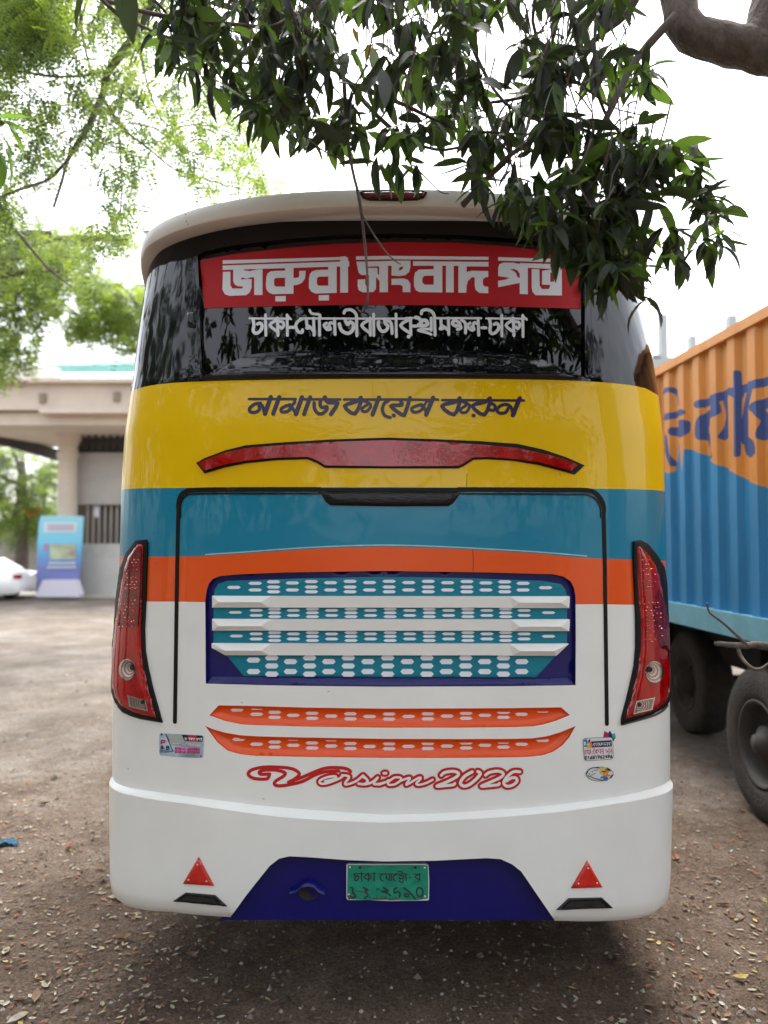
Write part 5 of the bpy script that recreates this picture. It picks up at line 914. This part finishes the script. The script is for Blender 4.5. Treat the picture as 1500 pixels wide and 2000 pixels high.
# leaf clusters: screen outline of the mass as seen, filled in depth
MASS = [(300, -60), (1262, -60), (1255, 60), (1262, 130), (1262, 210), (1250, 250), (1300, 290), (1345, 300), (1380, 360), (1415, 410), (1410, 470), (1370, 505), (1300, 510), (1240, 470), (1250, 560), (1180, 600), (1110, 520), (1080, 500), (1050, 420), (1000, 420), (915, 370), (885, 285), (800, 318), (735, 305), (700, 270), (600, 285), (530, 250), (480, 225), (400, 170), (330, 120), (290, 60)]
gr_ = np.random.default_rng(11); leaves = []
twc = []
def add_cluster(c, n, L0, droop, spread=1.0, mats_=(0, 0, 0, 1, 1), lim=None):
    ax0 = gr_.uniform(0, 6.28); twc.append(Vector(c))
    for i in range(n):
        a = ax0 + i * 2.4 + gr_.uniform(-.4, .4); el = droop + gr_.uniform(-.6, .75); L = L0 * gr_.uniform(.5, 1.22)
        leaves.append((Vector(c) + Vector(gr_.normal(0, .012, 3)), a, el, gr_.uniform(-.7, .7), L, int(gr_.integers(0, 6)), int(gr_.choice(mats_))))
holes_px = [(960, 95, 40, 45), (1000, 170, 26, 22), (700, 55, 55, 28), (760, 230, 40, 22), (1060, 330, 40, 22), (880, 300, 40, 26), (1230, 60, 22, 40), (1170, 250, 20, 22), (1215, 470, 0, 0), (690, 75, 30, 22), (1255, 430, 18, 22), (1130, 215, 16, 16), (880, 140, 20, 14), (1100, 20, 22, 14), (1035, 255, 16, 20), (830, 215, 20, 12), (1300, 435, 16, 20)]
cnt = 0
while cnt < 395:
    u, v = gr_.uniform(280, 1450), gr_.uniform(-60, 610)
    if not in_poly([(u, v)], MASS)[0]: continue
    if any(((u - a) / (c + 12)) ** 2 + ((v - b) / (d + 12)) ** 2 < 1 for a, b, c, d in holes_px if c): continue
    Y0 = gr_.uniform(2.35, 2.85) if v > 250 else gr_.uniform(2.3, 3.2)
    if v > 360 and u < 1240: Y0 = gr_.uniform(2.3, 2.72)
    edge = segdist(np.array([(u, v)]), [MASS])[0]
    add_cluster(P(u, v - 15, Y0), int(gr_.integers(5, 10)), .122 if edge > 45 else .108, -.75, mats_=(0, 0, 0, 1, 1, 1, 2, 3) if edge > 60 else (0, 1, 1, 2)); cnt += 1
# edge sprigs traced one by one (tip whorls that stand out against the sky)
for u, v, Y0, n, dr in ((1262, 586, 2.45, 6, .0), (1340, 310, 2.5, 6, .1), (1400, 410, 2.5, 7, -.1), (1385, 385, 2.45, 5, .2), (1395, 470, 2.5, 6, -.5), (1330, 500, 2.5, 6, -.6), (1300, 440, 2.5, 6, -.4), (1250, 150, 2.6, 6, .0), (1255, 190, 2.6, 5, -.1), (1240, 250, 2.6, 5, -.3), (1365, 470, 2.5, 5, -.9), (745, 312, 2.55, 6, -.8), (775, 322, 2.6, 5, -.9), (805, 318, 2.6, 4, -1), (950, 360, 2.5, 4, -1.1), (1010, 400, 2.5, 5, -1.2), (985, 390, 2.5, 4, -1.1), (500, 205, 2.7, 6, -1.1), (460, 180, 2.7, 6, -1), (540, 245, 2.7, 5, -1.2), (600, 262, 2.7, 5, -1.2), (650, 262, 2.7, 5, -1.1), (330, 85, 2.7, 5, -.6), (1200, 560, 2.4, 5, -.3), (1180, 440, 2.4, 7, -1.1), (1140, 430, 2.35, 7, -1.2), (1170, 500, 2.4, 7, -1), (1110, 470, 2.4, 5, -1.2), (1150, 520, 2.4, 6, -1.1), (1220, 520, 2.45, 6, -.8), (1090, 420, 2.4, 6, -1.1), (1125, 390, 2.4, 6, -1.1), (1070, 395, 2.45, 5, -.9), (1210, 400, 2.45, 7, -.8), (1240, 380, 2.5, 7, -.7), (1200, 350, 2.5, 7, -.8), (1260, 340, 2.5, 6, -.5), (1280, 390, 2.5, 6, -.5), (1175, 545, 2.38, 5, -1.0)):
    add_cluster(P(u, v, Y0), n, .125, dr, mats_=(0, 0, 1, 1, 1, 2))
leaves.append((P(688, 52, 2.5), 1, -.8, 0, .05, 3, 4)); leaves.append((P(724, 84, 2.5), 2, -.8, 0, .05, 3, 4)); leaves.append((P(1142, 305, 2.5), 2, -.8, 0, .05, 3, 4))
def leaf_mtx(l):
    c, a, el, roll, L, k, m_ = l; d = Vector((math.cos(a) * math.cos(el), math.sin(a) * math.cos(el), math.sin(el))); q = d.to_track_quat('Y', 'Z'); return Matrix.Translation(c) @ q.to_matrix().to_4x4() @ Matrix.Rotation(roll, 4, 'Y') @ Matrix.Scale(L, 4)
# no leaf may poke through the bus skin
ok = []
for l in leaves:
    mt = leaf_mtx(l); tip = mt @ Vector((0, 1, 0)); bad = False
    for p in (l[0], tip):
        if p.z < 3.4 and p.y > float(plain.y0(min(p.z, 3.3))) - .14: bad = True
    if not bad: ok.append(l)
leaves = ok
leaves.sort(key=lambda l: -(l[4] / l[0].y) * (1 if (proj(np.array(l[0]))[1] > -10) else .01))
twm = MB()
for p in twc[:470]:
    if p.z < 3.4 and p.y > float(plain.y0(min(p.z, 3.3))) - .10: continue
    pu_ = proj(np.array(p))
    if twc.index(p) < 395 and segdist(np.array([(pu_[0], pu_[1])]), [MASS])[0] < 55 or twc.index(p) >= 395: continue
    q = p + Vector((gr_.uniform(-.12, .12), gr_.uniform(-.12, .03), gr_.uniform(.08, .28))); twm.tube(smooth_path([p, (p + q) / 2 + Vector((gr_.uniform(-.03, .03), 0, gr_.uniform(-.03, .01))), q], 2), (.002, .0035), 4)
tag(twm.build('twigs', bark2, mango, True), kind='stuff')
LME = {}
def leaf_me(k, m_):
    if (k, m_) not in LME:
        me = bpy.data.meshes.new('leaf'); v, f = LEAFV[k]; me.from_pydata(v, [], f); me.polygons.foreach_set('use_smooth', [True] * len(f)); me.materials.append(LM[m_]); LME[(k, m_)] = me
    return LME[(k, m_)]
inv = Matrix.Translation(-mango.location)
for l in leaves[:290]:
    o = bpy.data.objects.new('leaf', leaf_me(l[5], l[6])); col.objects.link(o); o.parent = mango; o.matrix_local = inv @ leaf_mtx(l)
rest = leaves[290:]
for i in range(270):
    y_ = gr_.uniform(-2.6, 2.1); zlo = 2.7 + (3 - y_) * .60; c = (gr_.uniform(-3.2, 3.4), y_, zlo + gr_.uniform(0, 1.3)); add_cluster(c, 9, .20, -.5)  # unseen crown above and behind the viewer, added to darken reflections
for i in range(240):
    y_ = gr_.uniform(1.6, 5.0); add_cluster((gr_.uniform(-3.6, 3.2), y_, 2.1 + .80 * y_ + gr_.uniform(0.1, 1.3)), 9, .20, -.6)  # unseen crown over the bus, added to keep sun off its back
rest += leaves[290 + len(rest):]
def join_leaves(name, ls, par):
    vs_ = []; fs = []; ms = []
    for l in ls:
        mt = np.array(leaf_mtx(l)); v, f = LEAFV[l[5]]; v = np.array(v) @ mt[:3, :3].T + mt[:3, 3]; b = len(vs_); vs_ += v.tolist(); fs += [tuple(b + i for i in q) for q in f]; ms += [l[6]] * len(f)
    return tag(mesh_obj(name, vs_, fs, LM, par, True, ms), kind='stuff')
join_leaves('leaves', rest, mango)

# feathery tree on the left
FL = [mat('leaflet_light', (.10, .17, .02), rough=.6, noise=.3, nscale=3, transl=(.38, .50, .06)), mat('leaflet_mid', (.055, .10, .018), rough=.6, noise=.3, nscale=3, transl=(.22, .32, .05)), mat('leaflet_dark', (.03, .055, .018), rough=.6, noise=.3, nscale=3, transl=(.10, .15, .04))]
feather = empty('feathery_tree', (-5.6, 6.2, 0), 'tall tree with fine feathery bright green leaflets at the upper left', 'tree')
wood('trunk', [(-5.6, 6.2, -.05), (-5.5, 6.2, 1.5), (-5.3, 6.1, 3.2), (-4.9, 6.0, 5.2), (-4.5, 5.8, 7)], (.26, .14), feather, bark, 12, 4, .05)
FB = [([(330, -200), (290, 0), (268, 45), (255, 80), (212, 140), (200, 185), (180, 232), (155, 275), (131, 315), (122, 350), (105, 405)], 5.0, (.035, .008)), ([(131, 315), (95, 350), (60, 363), (25, 375), (-20, 392)], 5.0, (.012, .008)), ([(-30, 140), (40, 140), (100, 149), (160, 148), (212, 137)], 5.1, (.008, .010)), ([(200, 190), (240, 250), (290, 290), (340, 330), (400, 350), (470, 370)], 5.4, (.012, .004)), ([(175, -20), (150, 60), (120, 90), (80, 80)], 5.3, (.012, .006)), ([(232, 260), (236, 320), (238, 370), (234, 425)], 5.2, (.008, .004)), ([(270, 50), (280, 130), (300, 200), (330, 245), (400, 240)], 5.3, (.010, .004)), ([(150, -60), (160, 60), (170, 110), (190, 180)], 5.5, (.016, .006)), ([(-40, 60), (20, 150), (60, 190), (120, 205), (180, 205)], 5.6, (.010, .004)), ([(250, 240), (300, 250), (360, 290), (440, 320), (520, 370)], 5.6, (.008, .003)), ([(-60, 380), (20, 440), (90, 520), (140, 560)], 6.2, (.02, .006))]
for pts, Y0, r in FB: wood('branch', [P(u, v, Y0 + .1 * math.sin(i * 1.7)) for i, (u, v) in enumerate(pts)], r, feather, bark2, 6, 3, .12)
def fronds(name, polys, n, Yr, size, par, seed, mats_, wts, leafl=.024, dens=None, dr=(-1.2, .2), pair=9):
    g = np.random.default_rng(seed); vs_ = []; fs = []; ms = []; k = 0
    while k < n:
        pl_ = polys[int(g.integers(0, len(polys)))]; a = np.array(pl_); u, v = g.uniform(a[:, 0].min(), a[:, 0].max()), g.uniform(a[:, 1].min(), a[:, 1].max())
        if not in_poly([(u, v)], pl_)[0]: continue
        if dens and g.random() > dens(u, v): continue
        k += 1; Y0 = g.uniform(*Yr); c = np.array(P(u, v, Y0)); az = g.uniform(0, 6.28); el = g.uniform(*dr); L = size * g.uniform(.6, 1.2); d = np.array([math.cos(az) * math.cos(el), math.sin(az) * math.cos(el), math.sin(el)])
        s = np.cross(d, [0, 0, 1]); s /= np.linalg.norm(s) + 1e-9; up = np.cross(s, d); rl = g.uniform(-.8, .8); s = s * math.cos(rl) + up * math.sin(rl); m_ = int(g.choice(len(mats_), p=wts)); sag = g.uniform(.0, .5)
        for i in range(pair):
            t = (i + .6) / pair; p = c + d * L * t + np.array([0, 0, -sag * L * t * t])
            for sg in (-1, 1):
                ll = leafl * g.uniform(.75, 1.2) * (1 - .4 * abs(t - .4)); q = s * sg + d * .35; q /= np.linalg.norm(q); wv = np.cross(q, up) ; wv /= np.linalg.norm(wv) + 1e-9; wv = wv * ll * .26 + g.normal(0, .0015, 3); b = len(vs_)
                vs_ += [p, p + q * ll * .55 + wv, p + q * ll, p + q * ll * .55 - wv]; fs.append((b, b + 1, b + 2, b + 3)); ms.append(m_)
    return tag(mesh_obj(name, vs_, fs, mats_, par, False, ms), kind='stuff')
R1 = [(-40, -60), (330, -60), (300, 60), (290, 130), (380, 150), (480, 230), (500, 290), (520, 345), (470, 390), (380, 360), (310, 290), (280, 330), (265, 440), (230, 480), (170, 490), (180, 400), (160, 320), (90, 330), (60, 420), (0, 460), (-40, 470)]
R2 = [(-40, -60), (140, -60), (130, 70), (60, 120), (-40, 130)]; R3 = [(230, 150), (400, 160), (500, 260), (480, 370), (380, 350), (260, 300)]; R4 = [(180, 270), (270, 280), (260, 400), (220, 420), (170, 400)]; R5 = [(480, 340), (570, 352), (560, 385), (500, 388)]
def gaps(u, v):
    for a, b, c, d in ((70, 140, 60, 30), (150, 360, 60, 60), (50, 60, 0, 0), (330, 380, 60, 50), (170, 110, 30, 25), (20, 250, 25, 40), (120, 260, 30, 30)):
        if c and ((u - a) / c) ** 2 + ((v - b) / d) ** 2 < 1: return .12
    return max(.08, .5 + .5 * math.sin(u * .06 + 2.3 * math.sin(v * .023)) * math.cos(v * .047 + u * .021 + 1.5 * math.sin(u * .011)))
fronds('leaves', [R1, R1, R1, R2], 3100, (4.4, 6.6), .20, feather, 3, FL, [.34, .40, .26], .033, gaps)
fronds('leaves', [R5], 60, (8, 9), .3, feather, 4, FL, [.8, .15, .05], .05)
# a spray of broad leaves at the far left
br_l = empty('broadleaf_tree', (-3.6, 3.9, 0), 'tree with broad drooping bright leaves just inside the left edge', 'tree')
wood('trunk', [(-3.6, 3.9, -.05), (-3.55, 3.9, 1.6), (-3.4, 3.8, 3.1), (-3.0, 3.7, 4.2)], (.12, .06), br_l, bark, 10, 4, .05); wood('branch', [(-3.45, 3.85, 3.0), (-2.6, 3.7, 3.7), P(-30, 250, 3.7), P(8, 240, 3.7)], (.03, .008), br_l)
GL = mat('leaf_bright', (.07, .16, .02), rough=.45, noise=.25, nscale=9, transl=(.22, .38, .04))
for u, v, az, el, L in ((0, 235, -.5, -.5, .12), (4, 235, .4, -.3, .13), (2, 262, .1, -.9, .13), (-4, 290, -.2, -1.2, .17), (10, 290, .3, -1.2, .14), (0, 300, .3, -1.4, .16), (14, 240, .8, -.9, .12), (-8, 230, .2, .2, .12)):
    k = int(gr_.integers(0, 6)); key = (k, 'g')
    if key not in LME: me = bpy.data.meshes.new('leaf'); me.from_pydata(*[LEAFV[k][0], [], LEAFV[k][1]]); me.polygons.foreach_set('use_smooth', [True] * len(LEAFV[k][1])); me.materials.append(GL); LME[key] = me
    o = bpy.data.objects.new('leaf', LME[key]); col.objects.link(o); o.parent = br_l; o.matrix_local = Matrix.Translation(-br_l.location) @ leaf_mtx((P(u, v, 3.7), az, el, 0, L * 1.3, k, 0))

# background trees
def bgtree(label, u, Y0, vb, blobs, n, size, leaf, seed, wts, trunk_r=.25, trunk_v=None, name='tree'):
    b0 = P(u, 1000, Y0); r_ = empty(name, (b0.x, Y0, 0), label, 'tree', 'trees in the distance on the left')
    top = P(u, trunk_v or vb, Y0); wood('trunk', [(b0.x, Y0, -.05), (b0.x + .1, Y0, top.z * .5), (top.x, Y0, top.z)], (trunk_r, trunk_r * .5), r_, bark, 10, 3, .05)
    for (a, b, c, d) in blobs: wood('branch', [(b0.x + .05, Y0, top.z * .8), P((a + u) / 2, b + d * .8, Y0), P(a, b, Y0)], (trunk_r * .4, .03), r_, bark, 6, 3, .05)
    polys = [[(a + c * math.cos(t) * (1 + .15 * math.sin(5 * t + a)), b + d * math.sin(t) * (1 + .15 * math.cos(4 * t + b))) for t in np.linspace(0, 6.28, 20)[:-1]] for a, b, c, d in blobs]
    fronds('crown', polys, n, (Y0 - size * 3.2, Y0 + size * 3.2), size, r_, seed, FL, wts, leaf, lambda uu, vv: .35 + .65 * (math.sin(uu * .07 + seed) * math.cos(vv * .09 + seed * 2) > -.35), (-1.3, .6), 6)
bgtree('bright bushy tree above the gatehouse roof on the left', -190, 13, 600, [(-40, 560, 90, 90), (40, 600, 80, 70), (20, 520, 90, 60), (90, 560, 70, 50), (15, 690, 55, 40), (-60, 480, 90, 60), (120, 500, 60, 35)], 1700, .42, .085, 21, [.5, .35, .15], .22, 640)
bgtree('green tree rising between the gatehouse and the bus window', 330, 15, 640, [(200, 600, 60, 45), (240, 640, 45, 45), (170, 640, 45, 28), (190, 560, 40, 25), (250, 600, 40, 50)], 1150, .42, .085, 22, [.45, .4, .15], .2, 700)
bgtree('thin grey-green tree below the feathery boughs', -170, 9, 470, [(40, 480, 70, 35), (100, 455, 60, 30), (10, 430, 40, 40), (170, 470, 60, 18), (120, 530, 70, 25), (250, 470, 50, 16), (60, 500, 80, 40), (30, 520, 70, 40)], 900, .30, .045, 23, [.35, .4, .25], .12, 520)
bgtree('tree with a dark trunk seen under the gatehouse roof', 42, 36, 960, [(30, 940, 60, 40), (0, 990, 50, 40), (80, 970, 35, 50), (60, 1010, 40, 30), (-30, 900, 60, 40), (20, 880, 50, 14)], 900, .8, .17, 24, [.25, .45, .3], .35, 900)
bgtree('low leafy tree filling the gap left of the column', 85, 38, 1000, [(85, 1020, 30, 30), (20, 1030, 50, 25), (90, 920, 26, 30), (-20, 960, 40, 60)], 600, .8, .17, 25, [.35, .4, .25], .2, 1000)
m = MB(); 
g = np.random.default_rng(3)
for i in range(40):
    c = P(62 + g.normal(0, 4) * 1.6, 998 + g.normal(0, 2.4), 35); r_ = .12; m.add([(c.x - r_, c.y, c.z), (c.x, c.y, c.z + r_), (c.x + r_, c.y, c.z), (c.x, c.y + .05, c.z - r_)], [(0, 1, 2, 3)])
tag(m.build('orange_blossom', mat('blossom_orange', (.75, .28, .02), rough=.6)), 'patch of orange blossom beside the gate column', 'blossom', kind='stuff')
# far green belt closing the horizon
tag(fronds('treeline', [[(-900, 990), (2400, 990), (2400, 1056), (-900, 1056)]], 2600, (75, 95), 2.6, None, 31, FL, [.2, .4, .4], .8, None, (-1, 1), 6), 'hazy belt of distant trees along the horizon', 'treeline', kind='stuff')
# unseen wall and trees, added behind and beside the viewer to darken the reflections
m = MB(); m.box(-22, 22, -13.2, -13.0, 0, 2.6); tag(m.build('reflection_wall', concd), 'unseen grey wall added behind the viewer for the reflections', 'wall')
for i, (x, y, h) in enumerate(((-7, -10, 5.6), (-4.3, -10.5, 5.2), (4.7, -10, 5.6), (8.2, -9.5, 5.6), (-12, -9, 5.8), (-7.5, -1.5, 4.6), (-8.6, 3.2, 5.0))):
    r_ = empty('reflection_tree', (x, y, 0), 'dark bushy tree added out of view to darken the reflections, ' + ('leftmost', 'second from left', 'middle', 'fourth from left', 'rightmost', 'nearest on the left', 'beside the lane')[i], 'tree', 'unseen trees added for the reflections'); wood('trunk', [(x, y, -.05), (x + .1, y, h * .5), (x, y, h)], (.22, .1), r_, bark, 8, 3)
    g = np.random.default_rng(40 + i); vs_ = []; fs = []
    for k in range(1500):
        c = np.array([x, y, h]) + g.normal(0, 1, 3) * [1.5, 1.3, 1.25]; c[2] = max(c[2], .8); a = g.normal(0, 1, 3); a /= np.linalg.norm(a); b = np.cross(a, g.normal(0, 1, 3)); b /= np.linalg.norm(b); s = g.uniform(.2, .38); n0 = len(vs_); vs_ += [c - a * s, c + b * s * .5, c + a * s, c - b * s * .5]; fs.append((n0, n0 + 1, n0 + 2, n0 + 3))
    tag(mesh_obj('crown', vs_, fs, FL[2], r_), kind='stuff')
